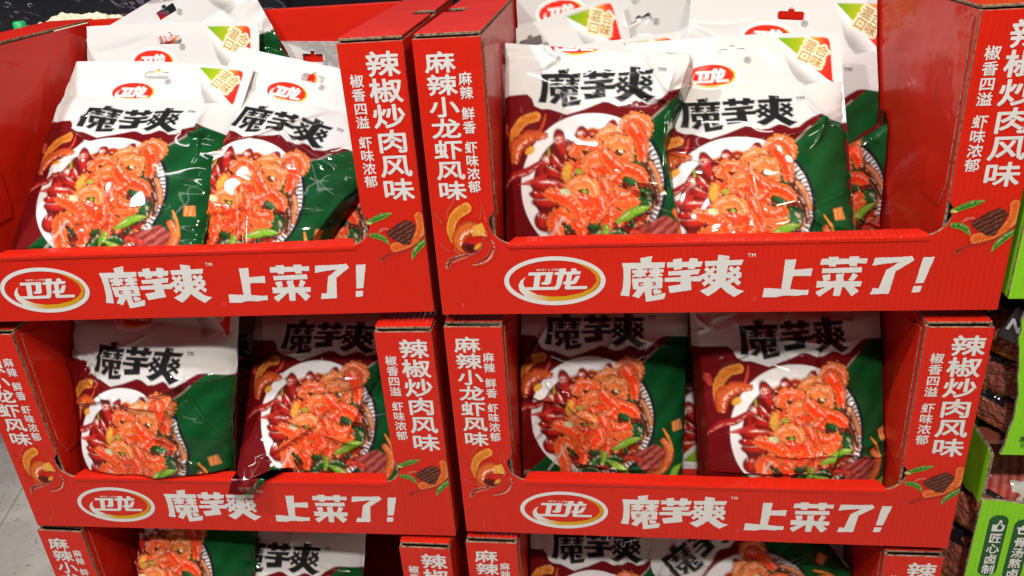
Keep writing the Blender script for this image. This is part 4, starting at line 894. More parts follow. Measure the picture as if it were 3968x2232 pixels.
    Q.tube([(280,260),(120,270),(-20,370),(-40,500)], [40,85,90,60], (.50,.08,.015), (.30,.03,.01), ruffle=26, shadow=.3, hl=.6)
    Q.ell((130,420), 60, 40, -.6, (.62,.30,.04))
    Q.tube([(290,20),(270,120),(220,230)], [8,16,10], (.48,.05,.02), shadow=0)
    Q.tube([(240,560),(100,650),(-60,690),(-200,800)], [26,46,44,14], (.34,.014,.012), (.2,.006,.008), shadow=.1, hl=.4)
    Q.tube([(-170,130),(-140,210)], [40,26], (.4,.04,.03), shadow=0, ruffle=20)
    P.rgb = Q.rgb
    # small print in the lower left corner: a pale line of marks
    for i, ch in enumerate('香辣味'):
        gl = [[(a, -b) for a, b in c] for c in place_glyph(ch, -.86 + i * .075, -1.50, .07, .07)]
        P.union([gl], (.45, .34, .26), .8)
    # white head panel
    head = WAVE + [(.96, -.9), (-.96, -.9)]
    P.poly(head, (.57, .56, .545))
    # corner: a turned-over flap with a green to red face
    FL2 = FLAP
    m = P.box(FL2, .1)
    fx = np.clip((u[m] - .40) / .46, 0, 1); fy = np.clip((w[m] + .776) / .456, 0, 1)
    t = np.clip(fx * .75 + fy * .25 + .12 * fx, 0, 1)[:, None]
    stops = [(0, (.10, .30, .01)), (.42, (.32, .38, .01)), (.58, (.66, .30, .02)), (.8, (.72, .045, .015)), (1.0, (.70, .02, .012))]
    cc = np.stack([np.interp(t[:, 0], [s[0] for s in stops], [s[1][k] for s in stops]) for k in range(3)], 1)
    # curl below the flap: a grey roll printed along the long edge
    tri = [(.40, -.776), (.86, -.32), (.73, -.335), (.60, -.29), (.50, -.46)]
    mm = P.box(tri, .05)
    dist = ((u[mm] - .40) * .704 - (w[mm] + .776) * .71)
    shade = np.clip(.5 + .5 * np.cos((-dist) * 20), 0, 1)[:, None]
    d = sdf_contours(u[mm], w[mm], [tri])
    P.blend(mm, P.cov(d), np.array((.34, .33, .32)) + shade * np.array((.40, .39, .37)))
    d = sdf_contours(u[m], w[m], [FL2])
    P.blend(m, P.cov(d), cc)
    ca, sa = math.cos(R(28)), math.sin(R(28))
    glf = []
    for ch, (gx, gy) in zip('混合口味', ((0, 0), (.115, 0), (0, .115), (.115, .115))):
        g0 = place_glyph(ch, gx, -gy - .11, .118, .118)
        glf.append([[(.655 + a * ca - (-b) * sa, -.765 + a * sa + (-b) * ca) for a, b in c] for c in g0])
    P.union(glf, (.80, .72, .52), 1.0, .020)
    P.union(glf, (.36, .20, .03), 1.0, .003)
    # logo badge
    px_, py_ = logo_uv(u, w)
    dl = np.hypot((px_ - 1290) / 1150, (py_ - 713) / 560)
    P.blend(allm, np.clip((1.06 - dl) / .10, 0, 1) * .5, (.38, .37, .36))
    P.blend(allm, np.clip((1.0 - dl) / .03, 0, 1), (.78, .77, .74))
    d2 = np.hypot((px_ - 1290) / 985, (py_ - 705) / 432)
    P.blend(allm, np.clip((1.0 - d2) / .03, 0, 1), (.66, .022, .010))
    Lp = Paint(px_, py_, px * 2190 / .5); Lp.rgb = P.rgb
    m = Lp.box(SWOOSH, 50)
    dd = sdf_contours(px_[m], py_[m], [SWOOSH])
    wv = np.clip((px_[m] - 650) / 500, 0, 1)[:, None]
    Lp.blend(m, Lp.cov(dd), np.array((.80, .78, .74)) * (1 - wv) + np.array((.78, .40, .03)) * wv)
    Lp.union([[c] for c in LOGO_MARK], (.80, .78, .75), 1.0, 6)
    P.rgb = Lp.rgb
    for c in line_glyphs('®', .10, .545, .055): P.union([[[(a, -b) for a, b in k] for k in c]], (.05, .05, .05), .9, .002)
    for c in line_glyphs('TM', .51, .125, .032): P.union([[[(a, -b) for a, b in k] for k in c]], (.05, .05, .05), .9, .003)
    # product name
    nx, ny = (u + .5) * 2200 + 105, w * 2200 + 555
    m = np.nonzero((u > -.56) & (u < .56) & (w > -.24) & (w < .24))[0]
    dn = name_fn(nx[m], ny[m]) / 2200
    P.blend(m, P.cov(dn), (.012, .012, .013))
    txt = np.full(u.size, -1.0); txt[m] = dn
    return np.clip(P.rgb, 0, 1), txt

def grid_uv(NU, NV):
    uu = np.linspace(U0, U1, NU); ww = np.linspace(V0, V1, NV)
    A, B = np.meshgrid(uu, ww)
    return A.ravel(), B.ravel()
def grid_quads(NU, NV):
    i = np.arange(NU * NV).reshape(NV, NU)
    return np.stack([i[:-1, :-1], i[1:, :-1], i[1:, 1:], i[:-1, 1:]], -1).reshape(-1, 4)
_art = {}
def art(NU, NV):
    if (NU, NV) not in _art:
        # painted at twice the density and averaged, so edges come out smooth
        u, w = grid_uv(NU, NV)
        du, dw = (U1 - U0) / (NU - 1) / 4, (V1 - V0) / (NV - 1) / 4
        acc = 0; tx = 0
        for a, b in ((-1, -1), (1, 1)):
            c, t = bag_art(u + a * du, w + b * dw); acc = acc + c; tx = tx + t
        q = grid_quads(NU, NV)
        cu, cw = u[q].mean(1), w[q].mean(1)
        t = (tx / 2)[q].max(1)
        cls = np.zeros(len(q), int)
        cls[(dish_f(cu, cw) < 1.0) & (cw > .2)] = 1
        lx, ly = logo_uv(cu, cw)
        cls[np.hypot((lx - 1290) / 1150, (ly - 713) / 560) < 1.0] = 3
        cls[sdf_contours(cu, cw, [FLAP]) > 0] = 4
        cls[t > -.004] = 2
        keep = hole_sdf(cu, cw) < 0
        _art[(NU, NV)] = (acc / 2, q[keep], cls[keep])
    return _art[(NU, NV)]

def creases(u, w, seed, amount):
    """dents and sharp folds of a filled foil pouch, in metres towards the viewer"""
    rr = random.Random(seed)
    h = np.zeros(u.size)
    inside = np.clip((w + .46) / .20, 0, 1) * np.clip((1.6 - w) / .12, 0, 1)
    h += (fbm(u * 1.7 + seed, w * 1.7, seed, 2) - .5) * .013 * inside
    h += (fbm(u * 4 + seed, w * 4, seed + 9, 2) - .5) * .0012 * inside
    ed = np.abs(u)
    h += np.sin(w * 34 + 5 * vnoise(w * 3, u * 0, seed)) * .0011 * np.exp(-(.95 - ed) / .10) * inside
    hubs = [(rr.uniform(-.75, -.3), rr.uniform(-.35, .5)), (rr.uniform(.2, .8), rr.uniform(-.3, .6)), (rr.uniform(-.6, .6), rr.uniform(.6, 1.4)), (rr.uniform(-.8, .8), rr.uniform(-.1, 1.2)), (rr.choice((-.9, .9)), -.52), (rr.choice((-.85, .85)), 1.5)]
    for hx, hy in hubs:
        a0 = rr.uniform(0, 6.28)
        for k in range(rr.choice((4, 5, 6))):
            a = a0 + k * rr.uniform(.7, 1.7); L = rr.uniform(.28, .95)
            ex, ey = hx + math.cos(a) * L, hy + math.sin(a) * L * .9
            wd = rr.uniform(.028, .065); ht = rr.uniform(.0016, .0042) * rr.choice((1, 1, -1)) * amount
            m = np.nonzero((u > min(hx, ex) - .2) & (u < max(hx, ex) + .2) & (w > min(hy, ey) - .2) & (w < max(hy, ey) + .2))[0]
            if not m.size: continue
            dx, dy = ex - hx, ey - hy; LL = dx * dx + dy * dy
            t = ((u[m] - hx) * dx + (w[m] - hy) * dy) / LL
            off = ((u[m] - hx) * dy - (w[m] - hy) * dx) / math.sqrt(LL) + .045 * np.sin(t * 3 + a)
            end = np.clip(t / .08, 0, 1) * np.clip((1 - t) / .5, 0, 1)
            # one steep flank, one long flank, like a pinched fold
            prof = np.where(off > 0, np.clip(1 - off / wd, 0, 1), np.clip(1 + off / (wd * 2.6), 0, 1))
            h[m] += ht * prof ** 1.3 * end
            # and the pinched crest that catches the lamps
            if rr.random() < .85: h[m] += rr.uniform(.0010, .0020) * amount * np.clip(1 - np.abs(off) / rr.uniform(.018, .030), 0, 1) * end
    return h * (.35 + .65 * inside)

def make_bag(k, tray, pose, label, seed, hi=True, amount=1.0, curl=0.0, foldT=None, foldR=None, foldL=None, head=0.0, fill=1.0):
    x, y, z, tilt, yaw, roll = pose
    inner = Matrix.Translation((x, y, z)) @ Matrix.Rotation(R(yaw), 4, 'Z') @ Matrix.Rotation(R(-tilt), 4, 'X') @ Matrix.Rotation(R(roll), 4, 'Y')
    mw = tray_matrix(tray) @ inner
    base = Matrix.Translation((0, 0, -V1 * T))
    t = empty('snack_bag', mw @ base, label, 'snack bag', 'white, maroon and green snack bags in the red trays')
    NU, NV = (216, 276) if hi else (132, 168)
    def surf(u, w, s):
        b = bulge(u, w)
        cr = creases(u, w, seed, amount)
        off = -(b * fill + cr) if s > 0 else (b * .55 * fill + .0012 + .3 * cr * (b / .024))
        X = u * T; Y = off; Zz = -w * T
        # header leans or curls away
        e = np.clip(-.42 - w, 0, 1)
        Y = Y + head * e * T + curl * e * e * T * 3
        Zz = Zz - abs(curl) * e * e * T * 1.2
        Y = Y + .0035 * np.sin(u * 2.3 + seed) * np.clip((-.3 - w) / .4, 0, 1)
        if foldT:
            w0, sl, amax = foldT
            st = np.clip(w0 + sl * u - w, 0, 9) * T; rad = .009
            an = np.minimum(st / rad, amax); ext = np.maximum(st - amax * rad, 0)
            Zz = Zz - st + rad * np.sin(an) + ext * math.cos(amax)
            Y = Y + rad * (1 - np.cos(an)) + ext * math.sin(amax)
        for fold, sg in ((foldR, 1), (foldL, -1)):
            if fold:
                u0, sl, ang = fold
                lim = np.interp(w, u0, sl) if hasattr(u0, '__len__') else u0 + sl * w
                d = np.clip(sg * u - lim, 0, 9) * T
                X = X - sg * d * (1 - math.cos(ang)); Y = Y + d * math.sin(ang)
        co = np.stack([X, Y, Zz + V1 * T], 1)
        # the pouch gives where it meets the tray's walls, base and lip
        A = np.array(inner @ base); q = co @ A[:3, :3].T + A[:3, 3]
        e = .002 if s < 0 else .0
        q[:, 0] = np.clip(q[:, 0], PW + .003 + e, W - PW - .003 - e) if k != 'D' else q[:, 0]
        q[:, 2] = np.maximum(q[:, 2], .005 + .002 * np.sin(q[:, 0] * 40))
        q[:, 1] = np.minimum(q[:, 1], D - .018)
        if k == 'U':
            gg = np.clip((w - .70) / .80, 0, 1) * np.clip((-.02 - u) / .80, 0, 1); gg = gg * gg * (3 - 2 * gg)
            q[:, 1] -= gg * .054; q[:, 0] += gg * .022; q[:, 2] += gg * .022
            yy = q[:, 1]
            need = np.where(yy > .020, LIP + .0055 - (yy - .020) * 1.3, np.where(yy > -.004, LIP + .0055, LIP + .0055 + (yy + .004) * 1.0))
            q[:, 2] = np.maximum(q[:, 2], need * np.clip(gg * 6, 0, 1))
            lift = (yy < -.003) & (gg > .1)
        else: lift = np.zeros(len(q), bool)
        q[:, 1] = np.where((q[:, 2] < LIP + .004) & ~lift, np.maximum(q[:, 1], .0212), q[:, 1])
        B = np.linalg.inv(A)
        return q @ B[:3, :3].T + B[:3, 3]
    u, w = grid_uv(NU, NV)
    co = surf(u, w, 1)
    g = co.reshape(NV, NU, 3)
    du = np.gradient(g, axis=1); dw = np.gradient(g, axis=0)
    nr = np.cross(dw, du).reshape(-1, 3); nr /= np.linalg.norm(nr, axis=1)[:, None] + 1e-12
    rgb, q, cls = art(NU, NV)
    # back of the pouch
    nu, nv = (NU + 1) // 3, (NV + 1) // 3
    ub, wb = grid_uv(nu, nv)
    cb = surf(ub, wb, -1)
    qb = grid_quads(nu, nv)[:, ::-1]
    qb = qb[hole_sdf(ub[qb].mean(1), wb[qb].mean(1)) < .0]
    gb = cb.reshape(nv, nu, 3)
    nb = -np.cross(np.gradient(gb, axis=0), np.gradient(gb, axis=1)).reshape(-1, 3); nb /= np.linalg.norm(nb, axis=1)[:, None] + 1e-12
    rb = np.tile(np.array((.118, .003, .004)), (len(ub), 1)); rb[wb < .05] = (.64, .63, .61)
    for c, nm in ((0, 'pouch'), (1, 'dish_picture'), (2, 'lettering'), (3, 'brand_logo'), (4, 'flavour_corner')):
        qq = q[cls == c]
        if not len(qq): continue
        used = np.unique(qq); rm = np.full(len(co), -1); rm[used] = np.arange(used.size)
        v, f, cl, nn = co[used], rm[qq], rgb[used], nr[used]
        if c == 0:
            f = np.concatenate([f, qb + len(v)]); v = np.concatenate([v, cb]); cl = np.concatenate([cl, rb]); nn = np.concatenate([nn, nb])
        link(nm, build_mesh(nm, v, f, cl, nn, [FILM]), t)
    return t

POSE = {
    'A': ('L0', (0.191, 0.1581, 0.1766, 49.8, 2.8, 6.9)),
    'B': ('L0', (0.3684, 0.1688, 0.1605, 45.9, 0.3, 18.9)),
    'C': ('L0', (0.1922, 0.2511, 0.1878, 21.1, -2.0, 1.2)),
    'G': ('R0', (0.168, 0.1305, 0.2034, 28.2, -0.4, 1.3)),
    'H': ('R0', (0.3193, 0.1531, 0.1607, 38.5, 0.5, 0.4)),
    'I': ('R0', (0.389, 0.2448, 0.180, 23.6, -0.4, 5.4)),
    'J': ('R0', (0.394, 0.195, 0.158, 8, 0, -17)),
    'Q': ('R1', (0.1601, 0.1411, 0.2074, 23.4, -0.1, 0.8)),
    'S': ('R1', (0.3847, 0.1132, 0.2129, 25.9, 7.6, 1.0)),
    'T': ('L1', (0.1762, 0.0755, 0.2094, 19.1, -5.4, 3.4)),
    'U': ('L1', (0.3934, 0.1437, 0.1987, 33.5, -0.4, 2.3)),
    'D': ('L0', (0.2136, 0.2991, 0.224, 9.8, -0.2, -24.6)),
    'K': ('R0', (0.2612, 0.285, 0.1821, 8.0, -0.0, -30.0)),
    'Z': ('L2', (0.2928, 0.085, 0.186, 24.6, -1.6, 3.7)),
    'Y': ('L2', (0.1517, 0.0984, 0.2762, 29.0, -2.1, 1.7)),
    'AA': ('R2', (0.1594, 0.1099, 0.1912, 22.0, -1.0, -0.0)),
    'BB': ('R2', (0.300, 0.105, 0.212, 17.9, -0.2, -41.7)),
    'CC': ('R2', (0.3753, 0.1311, 0.1838, 21.3, 2.6, 22.4)),
    'E': ('L0', (0.3632, 0.3105, 0.1455, 5.4, 0.0, 3.0)),
    'F': ('L0', (0.418, 0.200, 0.128, 46, 0, 8)),
    'L': ('R0', (0.106, 0.2605, 0.1608, 12.5, 1.4, -14.7)),
    'M': ('R0', (0.2168, 0.3048, 0.2087, 5.9, -0.1, -4.0)),
    'N': ('R0', (0.1505, 0.2995, 0.2148, 5.9, -0.1, -3.5)),
    'P': ('R0', (0.1553, 0.2101, 0.1411, 20.1, 1.0, -4.1)),
    'X': ('L1', (0.1859, 0.2078, 0.1381, 17.1, -1.3, -16.4)),
    'V': ('R1', (0.3050, 0.1898, 0.1379, 16.2, 0.2, -12.8)),
}
BAGS = [
 ('A', 'snack bag lying back at the left front of the top left tray', dict(seed=11, foldL=((-.9, -.1, 1.6), (.96, .84, .70), .6), curl=.02)),
 ('B', 'snack bag leaning right in the top left tray, creases across its name', dict(seed=23, foldR=((-.9, .15, 1.0, 1.6), (.96, .96, .74, .50), 1.5), amount=1.1)),
 ('C', 'snack bag behind the front left bag of the top left tray, black hang hole', dict(seed=5, fill=0.7)),
 ('D', 'snack bag tipped on its corner at the back of the top left tray', dict(seed=8, fill=0.5, hi=False)),
 ('E', 'snack bag at back right of the top left tray, red showing through its hang hole', dict(seed=31, fill=0.5, hi=False)),
 ('F', 'snack bag low beside the pillar of the top left tray, dish half visible', dict(seed=41, foldT=(.12, 0, 1.7), fill=0.7)),
 ('G', 'crinkled snack bag at left front of the top right tray, its logo folded away', dict(seed=52, foldL=((-.9, -.3, 1.6), (.95, .78, .66), .75), amount=1.25, foldT=(-.33, .09, 1.9), foldR=((-.9, -.23, .48, 1.1, 1.6), (.80, .78, .55, .68, .80), 1.3))),
 ('H', 'snack bag with full flavour corner at the front of the top right tray', dict(seed=67, amount=.9)),
 ('I', 'tall white snack bag with glaring highlight at right back of the top right tray', dict(seed=71, foldR=((-.9, .0, 1.6), (.96, .96, .52), 1.5), fill=0.6, amount=.8)),
 ('J', 'snack bag tucked low by the right wall of the top right tray', dict(seed=83, foldT=(.62, -.25, 1.7), fill=0.6)),
 ('K', 'snack bag tilted left at the back of the top right tray, slanted dark hang hole', dict(seed=97, fill=0.5, hi=False)),
 ('L', 'snack bag at back left of the top right tray, whole flavour corner visible', dict(seed=101, fill=0.5, hi=False, amount=.6)),
 ('M', 'snack bag farthest back in the top right tray, right half of its logo showing', dict(seed=109, fill=0.4, hi=False, amount=.6)),
 ('N', 'snack bag farthest back by the left pillar of the top right tray', dict(seed=113, fill=0.4, hi=False, amount=.6)),
 ('P', 'snack bag just behind the crinkled bag of the top right tray, mostly hidden', dict(seed=127, fill=0.5, hi=False)),
 ('Q', 'crinkled snack bag on the left of the middle right tray, shaded above and lit below', dict(seed=131, foldR=((-.9, 1.6), (.93, .84), 1.3), fill=1.3, amount=1.5)),
 ('S', 'snack bag on the right of the middle right tray, full plate and meat slice visible', dict(seed=149, foldL=((-.9, 1.6), (.86, .80), 1.3), fill=1.3, amount=1.5)),
 ('V', 'snack bag wedged between the two front bags of the middle right tray', dict(seed=151, fill=0.6, hi=False)),
 ('T', 'upright snack bag on the left of the middle left tray, left side folded in', dict(seed=163, fill=1.3, amount=1.5, foldL=((-.9, .05, .45, 1.6), (.97, .93, .68, .60), .9), foldR=((-.9, 1.6), (.96, .90), 1.2))),
 ('U', 'snack bag in the middle left tray, dark lower corner hanging over the lip', dict(seed=173, foldL=((-.9, .9, 1.6), (.90, .86, .95), 1.2), fill=1.3, amount=1.5)),
 ('X', 'dark snack bag squeezed between the two front bags of the middle left tray', dict(seed=181, fill=0.6, hi=False)),
 ('Y', 'snack bag on the left of the bottom left tray, dish cut off below', dict(seed=191, foldL=((-.9, 1.6), (.36, .30), 1.1), amount=1.3)),
 ('Z', 'snack bag with lit white head in the middle of the bottom left tray', dict(seed=197, amount=1.1)),
 ('AA', 'shaded snack bag standing on the left of the bottom right tray', dict(seed=211)),
 ('BB', 'snack bag turned steeply on its side in the middle of the bottom right tray', dict(seed=223, hi=False)),
 ('CC', 'shaded snack bag sloping down to the right in the bottom right tray', dict(seed=229, hi=False)),
]
for k, lab, kw in BAGS:
    make_bag(k, POSE[k][0], POSE[k][1], lab, **kw)

# ------------------------------------------------------------------ green cartons and their vacuum packs, right of the red stack
RM = tray_matrix('R1')
def glyph_obj(name, items, y, step, mat, parent, bold=0.0):
    """items: list of contour lists in (x, z)"""
    xs = [p[0] for c in items for k in c for p in k]; zs = [p[1] for c in items for k in c for p in k]
    def fn(a, b):
        d = np.full(a.shape, -1e9)
        for c in items:
            x_ = [p[0] for k in c for p in k]; z_ = [p[1] for k in c for p in k]
            m = np.nonzero((a > min(x_) - .004) & (a < max(x_) + .004) & (b > min(z_) - .004) & (b < max(z_) + .004))[0]
            if m.size: d[m] = np.maximum(d[m], sdf_contours(a[m], b[m], c))
        return d + bold
    return link(name, flat_mesh(name, fn, min(xs) - .003, max(xs) + .003, min(zs) - .003, max(zs) + .003, step, [mat], ypos=y), parent)
def ragged(p0, p1, n, amp, seed):
    rr = random.Random(seed); out = []
    for i in range(n + 1):
        t = i / n
        out.append((p0[0] + (p1[0] - p0[0]) * t + (rr.uniform(-amp, amp) if 0 < i < n else 0), p0[1] + (p1[1] - p0[1]) * t + (rr.uniform(-amp, amp) if 0 < i < n else 0)))
    return out
GX, GX1, GD = .585, .90, .26
grp = 'green cartons stacked beside the red trays'
# lower carton
c1 = empty('green_carton', RM @ Matrix.Translation((0, 0, -.155)), 'green carton lowest on the right, two dark oval slogans on its cut-down front', 'carton', grp)
zo = .155
prism('front_panel', [(GX, 0), (GX, zo + .070)] + ragged((GX + .004, zo + .071), (GX1, zo + .036), 14, .0012, 1) + [(GX1, 0)], 'y', 0, .004, [GREEN, KRAFT], c1)
prism('side_panel', [(.004, zo + .128), (.012, zo + .132), (GD, zo + .128), (GD, zo + .050)] + ragged((.10, zo + .045), (.004, zo + .062), 10, .003, 2), 'x', GX, GX + .004, [GREEN, KRAFT], c1)
prism('side_panel', [(.004, 0), (GD, 0), (GD, zo + .128), (.004, zo + .128)], 'x', GX1 - .004, GX1, [GREEN, KRAFT], c1)
prism('back_panel', [(GX, 0), (GX1, 0), (GX1, zo + .128), (GX, zo + .128)], 'y', GD, GD + .004, [GREEN, KRAFT], c1)
prism('base_panel', [(GX, .004), (GX1, .004), (GX1, GD), (GX, GD)], 'z', 0, .004, [GREEN, KRAFT], c1)
bx('top_rail', GX + .005, GX1 - .005, .03, .055, zo + .124, zo + .130, [plain('meat_print', (.22, .05, .03), .4)], c1)
def stadium(x0, z0, x1, z1, r, n=10):
    return [(x1 - r + r * math.cos(a), z1 - r + r * math.sin(a)) for a in np.linspace(0, math.pi / 2, n)] + [(x0 + r + r * math.cos(a), z1 - r + r * math.sin(a)) for a in np.linspace(math.pi / 2, math.pi, n)] + \
           [(x0 + r + r * math.cos(a), z0 + r + r * math.sin(a)) for a in np.linspace(math.pi, 1.5 * math.pi, n)] + [(x1 - r + r * math.cos(a), z0 + r + r * math.sin(a)) for a in np.linspace(1.5 * math.pi, 2 * math.pi, n)]
for i, (xx, zt, chars) in enumerate(((.6005, .0505, '匠心卤制'), (.6275, .0455, '骨汤熬卤'))):
    st = stadium(xx - .0035, zo + zt - .089, xx + .0165, zo + zt, .009)
    glyph_obj('slogan_badge', [[st]], -.0004, .0008, DGREEN, c1)
    items = []
    for j, ch in enumerate(chars):
        items.append(place_glyph(ch, xx, zo + zt - .0245 - .0155 * (j + 1), .0138, .0150))
    if i == 0:   # thumb
        items.append([[(xx + a, zo + zt - .0235 + b) for a, b in ((.001, .001), (.004, .001), (.004, .010), (.001, .010))]])
        th = [(.0048, .001), (.0110, .001), (.0130, .003), (.0135, .0095), (.0100, .0105), (.0095, .0165), (.0075, .0165), (.0068, .012), (.0048, .0095)]
        items.append([[(xx + a, zo + zt - .0235 + b) for a, b in th], [(xx + .0085 + (a - .0085) * .66, zo + zt - .0235 + .0075 + (b - .0075) * .66) for a, b in th]])
    else:        # pot
        pot = [(.0015, .009), (.0125, .009), (.0115, .002), (.0025, .002)]
        items.append([[(xx + a, zo + zt - .0225 + b) for a, b in pot], [(xx + .007 + (a - .007) * .7, zo + zt - .0225 + .0055 + (b - .0055) * .62) for a, b in pot]])
        items.append([[(xx + a, zo + zt - .0225 + b) for a, b in ((.0, .0098), (.0140, .0098), (.0140, .0112), (.0, .0112))]])
        items.append([[(xx + a, zo + zt - .0225 + b) for a, b in ((.004, .012), (.010, .012), (.008, .0145), (.006, .0145))]])
    glyph_obj('lettering', items, -.0008, .00035, WHITE, c1, .0003)
# middle carton
c2 = empty('green_carton', RM @ Matrix.Translation((0, 0, .132)), 'middle green carton on the right, its torn open side showing brown packs', 'carton', grp)
left_edge = ragged((.592, .0), (.590, .172), 16, .0012, 6)
left_edge = [(a + .006 * math.sin(b * 30), b) for a, b in left_edge]
prism('front_panel', [(GX1 + .03, 0)] + left_edge + [(GX1 + .03, .172)], 'y', 0, .004, [GREEN, KRAFT], c2)
prism('back_panel', [(.592, 0), (GX1 + .03, 0), (GX1 + .03, .172), (.592, .172)], 'y', GD, GD + .004, [GREEN, KRAFT], c2)
prism('side_panel', [(.004, 0), (GD, 0), (GD, .172), (.004, .172)], 'x', GX1 + .026, GX1 + .03, [GREEN, KRAFT], c2)
prism('base_panel', [(.612, .004), (GX1 + .026, .004), (GX1 + .026, GD), (.594, GD)], 'z', 0, .004, [GREEN, KRAFT], c2)
prism('top_panel', [(.594, .004), (GX1 + .026, .004), (GX1 + .026, GD), (.594, GD)], 'z', .168, .172, [GREEN, KRAFT], c2)
items = [place_glyph(ch, .6065 + i * .0075, .0165, .0072, .0085) for i, ch in enumerate('净含量')]
glyph_obj('lettering', items, -.0004, .0003, DGREEN, c2, .0002)
items = [place_glyph(ch, .6095 + i * .0048, .0105, .0046, .0052) for i, ch in enumerate('图案仅供')]
glyph_obj('lettering', items, -.0004, .00022, DGREEN, c2, .0)
glyph_obj('lettering', [place_glyph('卤', .609, .030, .020, .018)], -.0004, .0005, DGREEN, c2, .0006)
# upper carton
c3 = empty('green_carton', RM @ Matrix.Translation((0, 0, .318)), 'top green carton on the right, bright front beside the top red tray', 'carton', grp)
def wedge(nm, poly, y0, y1, mt): return prism(nm, poly, 'y', y0, y1, mt, c3)
wedge('front_panel', [(.5660, 0), (.5665, .10), (.5665, .30), (.93, .30), (.93, 0)], 0, .004, [GREEN, KRAFT])
prism('side_panel', [(.004, 0), (GD, 0), (GD, .30), (.004, .30)], 'x', .5665, .5700, [GREEN, KRAFT], c3)
prism('side_panel', [(.004, 0), (GD, 0), (GD, .30), (.004, .30)], 'x', .926, .93, [GREEN, KRAFT], c3)
wedge('back_panel', [(.5665, 0), (.93, 0), (.93, .30), (.5665, .30)], GD, GD + .004, [GREEN, KRAFT])
prism('base_panel', [(.5705, .0045), (.925, .0045), (.925, GD), (.5705, GD)], 'z', 0, .004, [GREEN, KRAFT], c3)
for a, b in ((.060, .0640), (.050, .0540)):
    glyph_obj('printed_bar', [[stadium(.5870, a, .615, b, .0019, 5)]], -.0004, .0006, plain('brown_ink', (.03, .02, .008), .5), c3)

# closed cartons under them, down to the floor
zf = (fz - .115) - (Z0 - H + TR['R1'][3])
hh = (-.1555 - zf) / 2
for n_, lab in ((0, 'closed green carton standing on the floor, under the stack of green cartons'), (1, 'closed green carton directly under the one with oval slogans')):
    cc = empty('green_carton', RM @ Matrix.Translation((0, 0, zf + .0008 + n_ * hh)), lab, 'carton', grp)
    bx('carton_body', GX, GX1, .002, GD, 0, hh - .0025, [GREEN, KRAFT], cc)
    bx('closing_tape', GX + .12, GX + .17, .0012, .0018, .004, hh - .006, [plain('tape', (.45, .36, .22), .3)], cc, 0)
def pack(label, loc, rot, sx, sz, seed, kind):
    mw = RM @ Matrix.Translation(loc) @ Matrix.Rotation(R(rot[2]), 4, 'Z') @ Matrix.Rotation(R(rot[0]), 4, 'X') @ Matrix.Rotation(R(rot[1]), 4, 'Y')
    n = 70
    a = np.linspace(-1, 1, n); A, B = np.meshgrid(a, a); x, y = A.ravel(), B.ravel()
    b = np.clip(1 - np.abs(x) ** 3, 0, 1) ** .6 * np.clip(1 - np.abs(y) ** 3, 0, 1) ** .6
    h = b * .013 + (fbm(x * 5 + seed, y * 5, seed) - .5) * .006 * b + (fbm(x * 12, y * 12, seed) - .5) * .003 * b
    nz = fbm(x * 16, y * 16, seed + 3)[:, None]
    if kind == 'brown':
        rgb = np.array((.09, .022, .014)) * (1 - nz) + np.array((.46, .15, .10)) * nz
        rgb[(np.abs(x) > .9) | (np.abs(y) > .9)] = (.02, .012, .012)
        rgb[(y > .55) & (fbm(x * 2, y * 3, seed) > .45)] = (.012, .012, .014)
        rgb[(y < -.62) & (x < .2)] = (.40, .16, .02)
    else:
        st = np.clip(.5 + .5 * np.sin(x * 40), 0, 1)[:, None]
        rgb = np.array((.34, .035, .03)) * (1 - st) + np.array((.50, .14, .11)) * st
        rgb[y > .5] = (.012, .012, .014)
        rgb[(fbm(x * 3, y * 3, 6) > .60) & (y < .1)] = (.62, .60, .55)
    q = grid_quads(n, n)
    co = np.concatenate([np.stack([x * sx, -h, y * sz], 1), np.stack([x * sx, h * .6 + .0006, y * sz], 1)])
    me = build_mesh('vacuum_pack', co, np.concatenate([q[:, ::-1], q + n * n]), np.concatenate([rgb, rgb]), None, [PACKM])
    o = link('vacuum_pack', me)
    o.matrix_world = mw
    o['label'] = label; o['category'] = 'food pack'; o['group'] = 'vacuum packs in the green cartons'
    return o
pack('brown vacuum pack uppermost in the torn side of the middle green carton', (.607, .046, .252), (0, 8, -42), .032, .030, 3, 'brown')
pack('brown vacuum pack under the uppermost one in the middle green carton', (.606, .052, .202), (0, -6, -46), .034, .028, 5, 'brown')
pack('brown vacuum pack with orange corner at the foot of the middle green carton', (.606, .048, .158), (0, 5, -50), .032, .022, 7, 'brown')
pack('red striped vacuum pack in the open top of the lower green carton', (.665, .070, .078), (-38, 10, 6), .062, .055, 9, 'striped')
pack('brown vacuum pack below the green flap of the lower carton', (.600, .050, .022), (0, 4, -52), .036, .034, 12, 'brown')
pack('brown vacuum pack deepest in the torn side of the lower carton', (.600, .055, -.062), (0, -5, -56), .040, .048, 14, 'brown')
nn = empty('pack_tag', RM @ Matrix.Translation((.592, .020, .276)) @ Matrix.Rotation(R(-20), 4, 'Z') @ Matrix.Rotation(R(18), 4, 'Y'), 'small black tag with white letters above the brown packs', 'tag')
bx('tag_card', -.013, .013, 0, .002, -.018, .020, [BLACKM], nn, .001)
glyph_obj('lettering', line_glyphs('NG', -.0105, -.006, .0125), -.0006, .0005, WHITE, nn, .0006)

